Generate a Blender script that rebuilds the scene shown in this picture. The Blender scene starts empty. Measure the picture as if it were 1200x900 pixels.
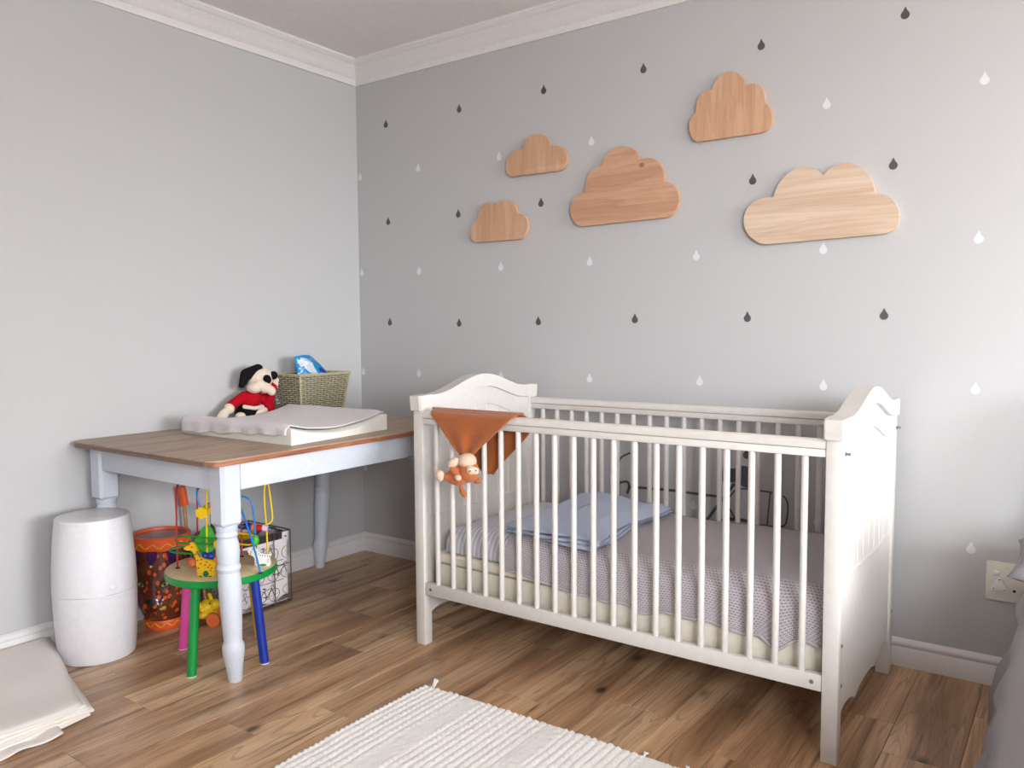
import bpy, bmesh, math, random
from mathutils import Vector, Matrix, Euler, noise
random.seed(7)
SC = bpy.context.scene
COL = SC.collection
PI = math.pi

# ------------------------------------------------------------------ camera
cam_d = bpy.data.cameras.new('camera')
cam = bpy.data.objects.new('camera', cam_d)
COL.objects.link(cam)
F_PX = 941.525
YAW, PITCH, ROLL = 0.6192934, 0.0676326, -0.0067841
cam_d.sensor_width = 36.0
cam_d.lens = 36.0 * F_PX / 1200.0
cam_d.clip_start = 0.05
_f = Vector((-math.sin(YAW) * math.cos(PITCH), math.cos(YAW) * math.cos(PITCH), -math.sin(PITCH)))
_r0 = Vector((math.cos(YAW), math.sin(YAW), 0))
_u0 = _r0.cross(_f)
_r = math.cos(ROLL) * _r0 + math.sin(ROLL) * _u0
_u = -math.sin(ROLL) * _r0 + math.cos(ROLL) * _u0
cam.matrix_world = Matrix(((_r.x, _u.x, -_f.x, 3.00612), (_r.y, _u.y, -_f.y, -2.89086),
                           (_r.z, _u.z, -_f.z, 1.13), (0, 0, 0, 1)))
SC.camera = cam

# ------------------------------------------------------------------ world, daylight, exposure
XR, YF, HC = 8.0, -3.8, 2.442          # right wall, front wall, ceiling
W1 = (-2.90, -0.35, 0.62, 2.34)         # window in the right wall: y0, y1, z0, z1
W2 = (4.1, 6.0, 1.10, 2.38)             # window in the front wall: x0, x1, z0, z1
SKY, GROUND = 21.0, 8.5
world = bpy.data.worlds.new('World')
SC.world = world
world.use_nodes = True
wt_ = world.node_tree
_bg = wt_.nodes['Background']
_tc = wt_.nodes.new('ShaderNodeTexCoord'); _sp = wt_.nodes.new('ShaderNodeSeparateXYZ')
_rp = wt_.nodes.new('ShaderNodeValToRGB')
wt_.links.new(_tc.outputs['Generated'], _sp.inputs[0])
_mr = wt_.nodes.new('ShaderNodeMapRange'); _mr.inputs[1].default_value = -1; _mr.inputs[2].default_value = 1
wt_.links.new(_sp.outputs[2], _mr.inputs[0]); wt_.links.new(_mr.outputs[0], _rp.inputs[0])
_e = _rp.color_ramp.elements
_e[0].position = 0.475; _e[0].color = (GROUND / SKY * 0.88, GROUND / SKY * 0.96, GROUND / SKY, 1)   # sunlit-grey ground below the horizon
_e[1].position = 0.53; _e[1].color = (0.90, 0.95, 1.0, 1)                                           # bright overcast sky
wt_.links.new(_rp.outputs[0], _bg.inputs[0]); _bg.inputs[1].default_value = SKY

def portal(name, loc, rot, sx, sy):
    l = bpy.data.lights.new(name, 'AREA')
    l.shape = 'RECTANGLE'; l.size = sx; l.size_y = sy; l.cycles.is_portal = True
    o = bpy.data.objects.new(name, l); COL.objects.link(o)
    o.location = loc; o.rotation_euler = rot
    return o
portal('window_portal_right', (XR + 0.12, (W1[0] + W1[1]) / 2, (W1[2] + W1[3]) / 2), (0, math.radians(90), 0), W1[3] - W1[2], W1[1] - W1[0])
portal('window_portal_front', ((W2[0] + W2[1]) / 2, YF - 0.12, (W2[2] + W2[3]) / 2), (math.radians(90), 0, 0), W2[1] - W2[0], W2[3] - W2[2])
SC.view_settings.view_transform = 'Standard'
SC.view_settings.look = 'None'
SC.view_settings.gamma = 1.0
SC.view_settings.use_curve_mapping = False
SC.view_settings.exposure = 0.83

# ------------------------------------------------------------------ helpers
def lin(v):
    v /= 255.0
    return v / 12.92 if v <= 0.04045 else ((v + 0.055) / 1.055) ** 2.4
def rgb(r, g, b): return (lin(r), lin(g), lin(b), 1.0)

class NT:
    def __init__(s, name):
        s.m = bpy.data.materials.new(name); s.m.use_nodes = True
        s.t = s.m.node_tree; s.n = s.t.nodes; s.l = s.t.links
        s.p = s.n['Principled BSDF']
    def node(s, kind, **kw):
        nd = s.n.new(kind)
        for k, v in kw.items():
            if k.startswith('i_'):
                nd.inputs[k[2:].replace('_', ' ')].default_value = v
            else: setattr(nd, k, v)
        return nd
    def link(s, a, b): s.l.new(a, b)
    def coords(s, scale=(1, 1, 1), kind='Object', offset_random=0.0, rot=(0, 0, 0)):
        tc = s.node('ShaderNodeTexCoord'); mp = s.node('ShaderNodeMapping')
        mp.inputs['Scale'].default_value = scale
        mp.inputs['Rotation'].default_value = rot
        s.link(tc.outputs[kind], mp.inputs['Vector'])
        if offset_random:
            oi = s.node('ShaderNodeObjectInfo'); mu = s.node('ShaderNodeMath', operation='MULTIPLY')
            mu.inputs[1].default_value = offset_random
            s.link(oi.outputs['Random'], mu.inputs[0])
            ad = s.node('ShaderNodeVectorMath', operation='ADD')
            s.link(mp.outputs[0], ad.inputs[0]); s.link(mu.outputs[0], ad.inputs[1])
            return ad.outputs[0]
        return mp.outputs[0]
    def ramp(s, fac, stops, interp='LINEAR'):
        r = s.node('ShaderNodeValToRGB'); r.color_ramp.interpolation = interp
        el = r.color_ramp.elements
        while len(el) < len(stops): el.new(0.5)
        for e, (p, c) in zip(el, stops):
            e.position = p; e.color = c if len(c) == 4 else (*c, 1)
        s.link(fac, r.inputs[0]); return r.outputs[0]
    def mix(s, fac, a, b, blend='MIX'):
        m = s.node('ShaderNodeMix', data_type='RGBA', blend_type=blend)
        for sock, v in ((m.inputs[0], fac), (m.inputs[6], a), (m.inputs[7], b)):
            if isinstance(v, (int, float)): sock.default_value = v
            elif isinstance(v, tuple): sock.default_value = v
            else: s.link(v, sock)
        return m.outputs[2]
    def bump(s, height, strength=0.3, dist=0.002):
        b = s.node('ShaderNodeBump'); b.inputs['Strength'].default_value = strength
        b.inputs['Distance'].default_value = dist
        s.link(height, b.inputs['Height']); s.link(b.outputs[0], s.p.inputs['Normal']); return b

def plain(name, col, rough=0.5, spec=0.5, bump=0.0, bscale=60.0, var=0.0, sheen=0.0, coat=0.0, metal=0.0):
    t = NT(name); p = t.p
    p.inputs['Roughness'].default_value = rough
    p.inputs['Specular IOR Level'].default_value = spec
    p.inputs['Metallic'].default_value = metal
    if sheen: p.inputs['Sheen Weight'].default_value = sheen
    if coat: p.inputs['Coat Weight'].default_value = coat
    nz = t.node('ShaderNodeTexNoise'); nz.inputs['Scale'].default_value = bscale; nz.inputs['Detail'].default_value = 4
    t.link(t.coords(), nz.inputs['Vector'])
    v = max(var, 0.03)
    dark = tuple(c * (1 - v) for c in col[:3]) + (1,)
    lite = tuple(min(1, c * (1 + v)) for c in col[:3]) + (1,)
    t.link(t.ramp(nz.outputs[0], [(0.3, dark), (0.7, lite)]), p.inputs['Base Color'])
    if bump: t.bump(nz.outputs[0], bump, 0.003)
    return t.m

def wood(name, dark, mid, light, axis=1, rough=0.45, scale=1.0, rnd=20.0, knots=0.0, tint=0.0, coat=0.0, ringmix=0.5):
    """board grain running along the given object axis"""
    t = NT(name)
    st = [9.0 * scale] * 3; st[axis] = 0.75 * scale
    v = t.coords(tuple(st), offset_random=rnd)
    n1 = t.node('ShaderNodeTexNoise'); n1.inputs['Scale'].default_value = 1.6; n1.inputs['Detail'].default_value = 6
    n1.inputs['Roughness'].default_value = 0.6; n1.inputs['Distortion'].default_value = 0.6
    t.link(v, n1.inputs['Vector'])
    st2 = [70.0 * scale] * 3; st2[axis] = 2.0 * scale
    v2 = t.coords(tuple(st2), offset_random=rnd)
    n2 = t.node('ShaderNodeTexNoise'); n2.inputs['Scale'].default_value = 2.0; n2.inputs['Detail'].default_value = 3
    t.link(v2, n2.inputs['Vector'])
    # growth rings: sine of a warped field
    mu = t.node('ShaderNodeMath', operation='MULTIPLY'); mu.inputs[1].default_value = 42.0
    t.link(n1.outputs[0], mu.inputs[0])
    sn = t.node('ShaderNodeMath', operation='SINE'); t.link(mu.outputs[0], sn.inputs[0])
    ma = t.node('ShaderNodeMapRange'); ma.inputs[1].default_value = -1; ma.inputs[2].default_value = 1
    t.link(sn.outputs[0], ma.inputs[0])
    base = t.ramp(n1.outputs[0], [(0.3, dark), (0.5, mid), (0.7, light)])
    c = t.mix(0.28 * ringmix * 2, base, t.ramp(ma.outputs[0], [(0.0, dark), (0.45, mid), (1.0, light)]))
    c = t.mix(0.22, c, t.ramp(n2.outputs[0], [(0.35, dark), (0.6, light)]))
    if knots:
        sk = [5.5 * scale] * 3; sk[axis] = 3.0 * scale
        vk = t.coords(tuple(sk), offset_random=rnd)
        vo = t.node('ShaderNodeTexVoronoi'); vo.inputs['Scale'].default_value = 1.0
        t.link(vk, vo.inputs['Vector'])
        kf = t.ramp(vo.outputs['Distance'], [(0.03, (1, 1, 1)), (0.085, (0.45, 0.45, 0.45)), (0.16, (0, 0, 0))])
        sep = t.node('ShaderNodeSeparateColor'); t.link(vo.outputs['Color'], sep.inputs[0])
        gt = t.node('ShaderNodeMath', operation='GREATER_THAN'); gt.inputs[1].default_value = 1 - knots
        t.link(sep.outputs[0], gt.inputs[0])
        m2 = t.node('ShaderNodeMath', operation='MULTIPLY'); t.link(kf, m2.inputs[0]); t.link(gt.outputs[0], m2.inputs[1])
        kd = tuple(x * 0.35 for x in dark[:3]) + (1,)
        c = t.mix(m2.outputs[0], c, kd)
    if tint:
        oi = t.node('ShaderNodeObjectInfo')
        c = t.mix(tint, c, t.ramp(oi.outputs['Random'], [(0.0, tuple(x * 0.62 for x in mid[:3])), (0.5, mid), (1.0, tuple(min(1, x * 1.3) for x in light[:3]))]))
    t.link(c, t.p.inputs['Base Color'])
    t.p.inputs['Roughness'].default_value = rough
    if coat: t.p.inputs['Coat Weight'].default_value = coat
    t.bump(n2.outputs[0], 0.12, 0.001)
    return t.m

# ------------------------------------------------------------------ materials
M = {}
M['wall'] = plain('wall_paint_grey', rgb(190, 189, 189), 0.75, 0.3, bump=0.05, bscale=180)
M['ceiling'] = plain('ceiling_paint', rgb(232, 227, 225), 0.9, 0.2)
M['trim'] = plain('trim_paint_white', rgb(226, 222, 221), 0.45, 0.4)
M['crib'] = plain('crib_paint_white', rgb(216, 211, 205), 0.35, 0.5, bump=0.02, bscale=40)
M['table_paint'] = plain('table_paint_pale_blue_white', rgb(206, 211, 221), 0.45, 0.45, bump=0.04, bscale=90)
M['tabletop'] = wood('tabletop_worn_wood', rgb(132, 104, 82), rgb(172, 146, 124), rgb(196, 176, 158), axis=1, rough=0.5, rnd=0, scale=1.2)
M['tableedge'] = wood('tabletop_edge_wood', rgb(100, 56, 34), rgb(150, 92, 60), rgb(184, 130, 96), axis=1, rough=0.45, rnd=0, scale=2.0)
M['edge_dark'] = wood('tabletop_edge_worn_dark', rgb(84, 66, 58), rgb(116, 96, 84), rgb(150, 126, 106), axis=0, rough=0.5, rnd=0, scale=2.5)
def plank_material():
    t = NT('floor_laminate')
    R = 31.0
    def noise_(sc, det=4, dist=0.0, scale=1.0, rough=0.55):
        n = t.node('ShaderNodeTexNoise'); n.inputs['Scale'].default_value = scale; n.inputs['Detail'].default_value = det
        n.inputs['Distortion'].default_value = dist; n.inputs['Roughness'].default_value = rough
        t.link(t.coords(sc, offset_random=R), n.inputs['Vector']); return n.outputs[0]
    tone = noise_((9, 1.1, 9), 3, 0.4)
    c = t.ramp(tone, [(0.32, rgb(150, 116, 86)), (0.48, rgb(196, 156, 120)), (0.66, rgb(222, 188, 152))])
    # growth figure: bent contour lines of a slow field
    fld = noise_((7, 0.55, 7), 2, 0.9)
    mu = t.node('ShaderNodeMath', operation='MULTIPLY'); mu.inputs[1].default_value = 95.0; t.link(fld, mu.inputs[0])
    sn = t.node('ShaderNodeMath', operation='SINE'); t.link(mu.outputs[0], sn.inputs[0])
    fig = t.ramp(sn.outputs[0], [(0.0, (0, 0, 0)), (0.75, (0, 0, 0)), (1.0, (1, 1, 1))])
    f2 = t.node('ShaderNodeMath', operation='MULTIPLY'); f2.inputs[1].default_value = 0.34; t.link(fig, f2.inputs[0])
    c = t.mix(f2.outputs[0], c, rgb(104, 72, 48))
    # long dark streaks
    st = noise_((42, 1.0, 42), 3, 0.5)
    s2 = t.ramp(st, [(0.56, (0, 0, 0)), (0.70, (0.75, 0.75, 0.75))])
    c = t.mix(s2, c, rgb(98, 72, 52))
    # pale streaks
    st = noise_((30, 0.7, 30), 2, 0.3)
    s3 = t.ramp(st, [(0.60, (0, 0, 0)), (0.72, (0.5, 0.5, 0.5))])
    c = t.mix(s3, c, rgb(214, 182, 148))
    # fibres
    fi = noise_((330, 7.0, 330), 2)
    c = t.mix(0.42, c, t.ramp(fi, [(0.36, (0.50, 0.47, 0.45)), (0.50, (1, 1, 1))]), 'MULTIPLY')
    # knots
    vo = t.node('ShaderNodeTexVoronoi'); vo.inputs['Scale'].default_value = 1.0
    t.link(t.coords((8.5, 4.6, 8.5), offset_random=R), vo.inputs['Vector'])
    k = t.ramp(vo.outputs['Distance'], [(0.02, (1, 1, 1)), (0.09, (0.75, 0.75, 0.75)), (0.17, (0.15, 0.15, 0.15)), (0.24, (0, 0, 0))])
    sc = t.node('ShaderNodeSeparateColor'); t.link(vo.outputs['Color'], sc.inputs[0])
    gt = t.node('ShaderNodeMath', operation='GREATER_THAN'); gt.inputs[1].default_value = 0.72; t.link(sc.outputs[0], gt.inputs[0])
    m2 = t.node('ShaderNodeMath', operation='MULTIPLY'); t.link(k, m2.inputs[0]); t.link(gt.outputs[0], m2.inputs[1])
    c = t.mix(m2.outputs[0], c, rgb(66, 44, 32))
    # board to board tone
    oi = t.node('ShaderNodeObjectInfo')
    c = t.mix(0.55, c, t.ramp(oi.outputs['Random'], [(0.0, (0.80, 0.78, 0.78)), (0.5, (0.98, 0.97, 0.96)), (1.0, (1.15, 1.12, 1.08))]), 'MULTIPLY')
    t.link(c, t.p.inputs['Base Color'])
    t.p.inputs['Roughness'].default_value = 0.38
    t.bump(fi, 0.10, 0.0008)
    return t.m
M['plank'] = plank_material()
M['subfloor'] = plain('subfloor_dark', rgb(52, 38, 30), 0.9)
M['cloud_v'] = wood('cloud_pine_upright', rgb(182, 134, 104), rgb(200, 155, 122), rgb(212, 172, 140), axis=2, rough=0.5, rnd=9, scale=1.5)
M['cloud_h'] = wood('cloud_pine_level', rgb(176, 130, 102), rgb(200, 155, 124), rgb(214, 174, 144), axis=0, rough=0.5, rnd=9, scale=1.2)
M['cloud_pale'] = wood('cloud_pale_pine', rgb(194, 160, 134), rgb(208, 182, 158), rgb(220, 200, 178), axis=0, rough=0.5, rnd=9, scale=1.0)
M['drop_dark'] = plain('decal_dark_grey', rgb(84, 78, 78), 0.6)
M['drop_light'] = plain('decal_white', rgb(220, 219, 222), 0.6)
M['decal_bike'] = plain('decal_charcoal', rgb(84, 84, 86), 0.6)
M['tub'] = plain('white_gloss_plastic', rgb(224, 222, 226), 0.3, 0.5)
M['vinyl'] = plain('cream_vinyl', rgb(236, 232, 222), 0.4, 0.4)
M['towel'] = plain('terry_towel', rgb(222, 214, 216), 0.95, 0.1, bump=0.8, bscale=260, var=0.08, sheen=0.3)
M['linen'] = plain('natural_linen', rgb(236, 228, 223), 0.95, 0.1, bump=0.25, bscale=300, var=0.05)
M['linen_edge'] = plain('linen_hem', rgb(236, 230, 220), 0.95, 0.1, bump=0.2, bscale=260)
M['mattress'] = plain('cream_mattress_cover', rgb(226, 218, 202), 0.5, 0.35)
M['seam'] = plain('mattress_seam', rgb(176, 164, 146), 0.7)
M['blue_cloth'] = plain('pale_blue_cotton', rgb(180, 188, 208), 0.95, 0.1, bump=0.15, bscale=220, var=0.03)
M['duvet'] = plain('mauve_grey_cotton', rgb(138, 133, 137), 0.95, 0.1, bump=0.12, bscale=200, var=0.04)
M['rug'] = plain('cream_wool', rgb(250, 247, 244), 0.98, 0.05, bump=0.5, bscale=320, var=0.06)
M['metal'] = plain('dull_steel', rgb(150, 140, 126), 0.35, 0.5, metal=0.9)
M['socket'] = plain('socket_cream_plastic', rgb(226, 219, 208), 0.35, 0.5)
M['white_pl'] = plain('white_plastic', rgb(234, 232, 230), 0.35, 0.5)
M['black'] = plain('black_plastic', rgb(24, 23, 24), 0.5)
M['blackfur'] = plain('black_plush', rgb(26, 22, 25), 0.95, 0.1, bump=0.6, bscale=300)
M['creamfur'] = plain('cream_plush', rgb(226, 208, 190), 0.95, 0.1, bump=0.6, bscale=300, var=0.05, sheen=0.2)
M['redfelt'] = plain('red_fleece', rgb(176, 16, 34), 0.95, 0.1, bump=0.4, bscale=300, var=0.06)
M['pink'] = plain('pink_stitch', rgb(214, 140, 136), 0.9, 0.1)
M['rust'] = plain('rust_velour', rgb(166, 92, 48), 0.9, 0.1, bump=0.2, bscale=160, var=0.1, sheen=0.35)
M['rust_plush'] = plain('rust_plush', rgb(176, 100, 56), 0.95, 0.1, bump=0.4, bscale=300, var=0.06, sheen=0.3)
M['beigeplush'] = plain('beige_plush', rgb(216, 188, 166), 0.95, 0.1, bump=0.4, bscale=300, var=0.05)
M['eye_w'] = plain('eye_white', rgb(235, 228, 222), 0.4)
M['eye_b'] = plain('eye_grey_blue', rgb(74, 84, 110), 0.3)
M['green'] = plain('green_paint', rgb(10, 142, 62), 0.3, 0.5)
M['lgreen'] = plain('light_green_paint', rgb(70, 168, 62), 0.35)
M['mgreen'] = plain('leaf_green_dark', rgb(16, 110, 62), 0.4)
M['blue'] = plain('blue_paint', rgb(24, 50, 150), 0.28)
M['skyblue'] = plain('bright_blue_paint', rgb(22, 118, 204), 0.3)
M['yellow'] = plain('yellow_paint', rgb(238, 196, 22), 0.3)
M['red'] = plain('red_paint', rgb(200, 30, 38), 0.3)
M['wirered'] = plain('red_wire', rgb(190, 48, 52), 0.3)
M['orange'] = plain('orange_paint', rgb(232, 118, 66), 0.35)
M['pinkp'] = plain('pink_paint', rgb(222, 84, 160), 0.3)
M['lilac'] = plain('lilac_paint', rgb(226, 190, 212), 0.35)
M['beechtop'] = wood('activity_top_birch', rgb(196, 166, 122), rgb(216, 190, 150), rgb(226, 204, 168), axis=0, rough=0.4, rnd=0)
M['stick'] = wood('stick_wood', rgb(140, 92, 56), rgb(176, 126, 84), rgb(196, 150, 108), axis=2, rough=0.5, rnd=0, scale=3)
M['drum_orange'] = plain('drum_orange', rgb(226, 92, 46), 0.3, 0.5)
M['drum_yellow'] = plain('drum_yellow_line', rgb(224, 190, 52), 0.4)
M['purple'] = plain('purple_felt', rgb(70, 34, 88), 0.9, 0.1, bump=0.3, bscale=200)
M['bell'] = plain('silver_bell', rgb(214, 210, 208), 0.15, 0.5, metal=1.0)
M['canvas'] = plain('off_white_canvas', rgb(222, 214, 214), 0.9, 0.1, bump=0.2, bscale=300)
M['canvas_in'] = plain('canvas_lining', rgb(176, 166, 162), 0.9, 0.1, bump=0.2, bscale=300)
M['charcoal'] = plain('charcoal_band', rgb(58, 54, 56), 0.85, 0.2)
M['ink'] = plain('black_ink', rgb(34, 32, 34), 0.8)
M['wire'] = plain('dark_wire', rgb(74, 66, 64), 0.45, 0.4)
M['seagrass_rim'] = plain('seagrass_rim', rgb(182, 172, 140), 0.8, bump=0.5, bscale=200, var=0.1)
M['wipes_blue'] = plain('glossy_blue_film', rgb(20, 132, 192), 0.22, 0.6, var=0.25, bscale=18)
M['wipes_pale'] = plain('pale_film_print', rgb(200, 208, 216), 0.3, 0.5)
M['navy'] = plain('navy_print', rgb(30, 58, 130), 0.35)
M['muslin'] = plain('white_muslin', rgb(232, 232, 234), 0.9, 0.1)
M['tan'] = plain('tan_toy', rgb(150, 112, 92), 0.5)
M['olive'] = plain('olive_toy', rgb(120, 122, 66), 0.5)

def drum_material():
    t = NT('leopard_clear_plastic')
    vo = t.node('ShaderNodeTexVoronoi'); vo.inputs['Scale'].default_value = 40.0; vo.inputs['Randomness'].default_value = 0.75
    t.link(t.coords((1, 1, 0.8)), vo.inputs['Vector'])
    sp = t.ramp(vo.outputs['Distance'], [(0.29, (1, 1, 1)), (0.33, (0, 0, 0))])
    nz = t.node('ShaderNodeTexNoise'); nz.inputs['Scale'].default_value = 9.0
    t.link(t.coords(), nz.inputs['Vector'])
    body = t.ramp(nz.outputs[0], [(0.35, rgb(92, 48, 34)), (0.65, rgb(142, 78, 54))])
    t.link(t.mix(sp, body, rgb(218, 88, 36)), t.p.inputs['Base Color'])
    t.p.inputs['Roughness'].default_value = 0.12
    t.p.inputs['Coat Weight'].default_value = 0.5
    tr = t.node('ShaderNodeBsdfTransparent'); tr.inputs[0].default_value = rgb(226, 186, 160)
    mx = t.node('ShaderNodeMixShader')
    ra = t.node('ShaderNodeMapRange'); ra.inputs[3].default_value = 0.62; ra.inputs[4].default_value = 1.0
    sv = t.node('ShaderNodeRGBToBW'); t.link(sp, sv.inputs[0]); t.link(sv.outputs[0], ra.inputs[0])
    t.link(ra.outputs[0], mx.inputs[0]); t.link(tr.outputs[0], mx.inputs[1]); t.link(t.p.outputs[0], mx.inputs[2])
    t.link(mx.outputs[0], t.n['Material Output'].inputs[0])
    return t.m
M['drumshell'] = drum_material()
def drumskin():
    t = NT('drum_skin_clear'); t.p.inputs['Base Color'].default_value = rgb(150, 128, 122); t.p.inputs['Roughness'].default_value = 0.2
    tr = t.node('ShaderNodeBsdfTransparent'); mx = t.node('ShaderNodeMixShader'); mx.inputs[0].default_value = 0.6
    t.link(tr.outputs[0], mx.inputs[1]); t.link(t.p.outputs[0], mx.inputs[2]); t.link(mx.outputs[0], t.n['Material Output'].inputs[0])
    return t.m
M['drumskin'] = drumskin()
def glass():
    t = NT('window_glass'); tr = t.node('ShaderNodeBsdfTransparent'); mx = t.node('ShaderNodeMixShader'); mx.inputs[0].default_value = 0.06
    t.p.inputs['Roughness'].default_value = 0.05
    t.link(tr.outputs[0], mx.inputs[1]); t.link(t.p.outputs[0], mx.inputs[2]); t.link(mx.outputs[0], t.n['Material Output'].inputs[0])
    return t.m
M['glass'] = glass()
def stripes():
    t = NT('striped_sheet_cotton')
    sx = t.node('ShaderNodeSeparateXYZ'); t.link(t.coords(), sx.inputs[0])
    # across-stripe coordinate: x bent a little by the cloth
    nz = t.node('ShaderNodeTexNoise'); nz.inputs['Scale'].default_value = 5.0
    t.link(t.coords(), nz.inputs['Vector'])
    a = t.node('ShaderNodeMath', operation='MULTIPLY_ADD'); a.inputs[1].default_value = 0.015
    t.link(nz.outputs[0], a.inputs[0]); t.link(sx.outputs[0], a.inputs[2])
    m = t.node('ShaderNodeMath', operation='MULTIPLY'); m.inputs[1].default_value = 2 * PI / 0.0185; t.link(a.outputs[0], m.inputs[0])
    s = t.node('ShaderNodeMath', operation='SINE'); t.link(m.outputs[0], s.inputs[0])
    t.link(t.ramp(s.outputs[0], [(0.0, rgb(188, 191, 202)), (0.3, rgb(192, 194, 203)), (0.55, rgb(222, 219, 216))]), t.p.inputs['Base Color'])
    t.p.inputs['Roughness'].default_value = 0.95; t.p.inputs['Specular IOR Level'].default_value = 0.1
    return t.m
M['sheet'] = stripes()
def knit():
    t = NT('mauve_cellular_knit')
    br = t.node('ShaderNodeTexBrick'); br.inputs['Scale'].default_value = 1.0
    br.inputs['Brick Width'].default_value = 0.0105; br.inputs['Row Height'].default_value = 0.0068
    br.inputs['Mortar Size'].default_value = 0.0024; br.inputs['Mortar Smooth'].default_value = 0.6
    br.inputs['Color1'].default_value = (0, 0, 0, 1); br.inputs['Color2'].default_value = (0, 0, 0, 1); br.inputs['Mortar'].default_value = (1, 1, 1, 1)
    t.link(t.coords(kind='UV'), br.inputs['Vector'])
    c = t.mix(br.outputs[0], rgb(160, 151, 156), rgb(202, 194, 198))
    t.link(c, t.p.inputs['Base Color']); t.p.inputs['Roughness'].default_value = 0.98; t.p.inputs['Specular IOR Level'].default_value = 0.05
    t.bump(br.outputs[0], 0.7, 0.003)
    return t.m
M['knit'] = knit()
M['knit_hem'] = plain('mauve_hem', rgb(186, 178, 181), 0.98, 0.05, bump=0.4, bscale=240)
def weave_mat():
    t = NT('seagrass_weave')
    nz = t.node('ShaderNodeTexNoise'); nz.inputs['Scale'].default_value = 90; t.link(t.coords(), nz.inputs['Vector'])
    t.link(t.ramp(nz.outputs[0], [(0.3, rgb(158, 152, 126)), (0.7, rgb(200, 194, 168))]), t.p.inputs['Base Color'])
    t.p.inputs['Roughness'].default_value = 0.7
    return t.m
M['weave'] = weave_mat()
M['weave_in'] = plain('seagrass_inner', rgb(84, 78, 56), 0.9)

# ------------------------------------------------------------------ mesh builders
def NB(): return bmesh.new()
def finish(name, bm, mat, parent=None, smooth=True, angle=35, loc=None, mods=None):
    """links the bmesh (world coordinates) as one object, under its parent when given"""
    origin = Vector(loc) if loc is not None else (Vector(parent['_o']) if parent is not None else Vector((0, 0, 0)))
    bmesh.ops.recalc_face_normals(bm, faces=bm.faces)
    me = bpy.data.meshes.new(name)
    if origin.length: bmesh.ops.translate(bm, verts=bm.verts, vec=-origin)
    bm.to_mesh(me); bm.free()
    mats = mat if isinstance(mat, (list, tuple)) else [mat]
    for m in mats: me.materials.append(m)
    if smooth:
        me.polygons.foreach_set('use_smooth', [True] * len(me.polygons))
        me.set_sharp_from_angle(angle=math.radians(angle))
    o = bpy.data.objects.new(name, me); COL.objects.link(o)
    o['_o'] = tuple(origin)
    if parent is not None:
        o.parent = parent; o.location = origin - Vector(parent['_o'])
    else: o.location = origin
    return o
def thing(name, label, cat, loc, group=None):
    o = bpy.data.objects.new(name, None); COL.objects.link(o)
    o.empty_display_size = 0.05
    o.location = loc; o['_o'] = tuple(loc); o['label'] = label; o['category'] = cat
    if group: o['group'] = group
    return o
def tag(o, label, cat, group=None):
    o['label'] = label; o['category'] = cat
    if group: o['group'] = group
    return o
def struct(o): o['kind'] = 'structure'; return o
def copy_part(o, parent, loc):
    c = o.copy(); COL.objects.link(c); c.parent = parent; c.location = Vector(loc) - Vector(parent['_o'])
    c['_o'] = tuple(loc); return c

def box(bm, c0, c1, bevel=0.0, seg=2, mi=0):
    x0, y0, z0 = c0; x1, y1, z1 = c1
    m = Matrix.Translation(((x0 + x1) / 2, (y0 + y1) / 2, (z0 + z1) / 2)) @ Matrix.Diagonal((abs(x1 - x0), abs(y1 - y0), abs(z1 - z0), 1))
    r = bmesh.ops.create_cube(bm, size=1, matrix=m)
    vs = r['verts']
    if bevel:
        es = list({e for v in vs for e in v.link_edges})
        bmesh.ops.bevel(bm, geom=es, offset=bevel, segments=seg, profile=0.5, affect='EDGES')
    return bm
def cone(bm, p0, p1, r0, r1=None, seg=16, cap=True):
    p0, p1 = Vector(p0), Vector(p1); r1 = r0 if r1 is None else r1
    d = p1 - p0
    m = Matrix.Translation((p0 + p1) / 2) @ d.to_track_quat('Z', 'Y').to_matrix().to_4x4()
    bmesh.ops.create_cone(bm, cap_ends=cap, segments=seg, radius1=r0, radius2=r1, depth=d.length, matrix=m)
    return bm
def ell(bm, c, r, rot=None, u=16, v=10):
    r = (r, r, r) if isinstance(r, (int, float)) else r
    m = Matrix.Translation(c)
    if rot is not None: m = m @ Euler(rot).to_matrix().to_4x4()
    bmesh.ops.create_uvsphere(bm, u_segments=u, v_segments=v, radius=1, matrix=m @ Matrix.Diagonal((*r, 1)))
    return bm
def limb(bm, p0, p1, r0, r1, n=6):
    p0, p1 = Vector(p0), Vector(p1)
    for i in range(n + 1):
        t = i / n; ell(bm, p0.lerp(p1, t), r0 + (r1 - r0) * t, u=12, v=8)
    return bm
def lathe(bm, prof, c=(0, 0, 0), seg=32, shear=(0, 0), sq=None, cap=True):
    """prof: [(radius, z)]; shear: shift in x, y per unit of z"""
    rings = []
    for r, z in prof:
        ring = []
        for i in range(seg):
            a = 2 * PI * i / seg
            ring.append(bm.verts.new((c[0] + r * math.cos(a) + shear[0] * z, c[1] + r * math.sin(a) + shear[1] * z, c[2] + z)))
        rings.append(ring)
    for a, b in zip(rings, rings[1:]):
        for i in range(seg):
            j = (i + 1) % seg
            bm.faces.new((a[i], a[j], b[j], b[i]))
    if cap:
        bm.faces.new(rings[0][::-1]); bm.faces.new(rings[-1])
    return rings
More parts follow.
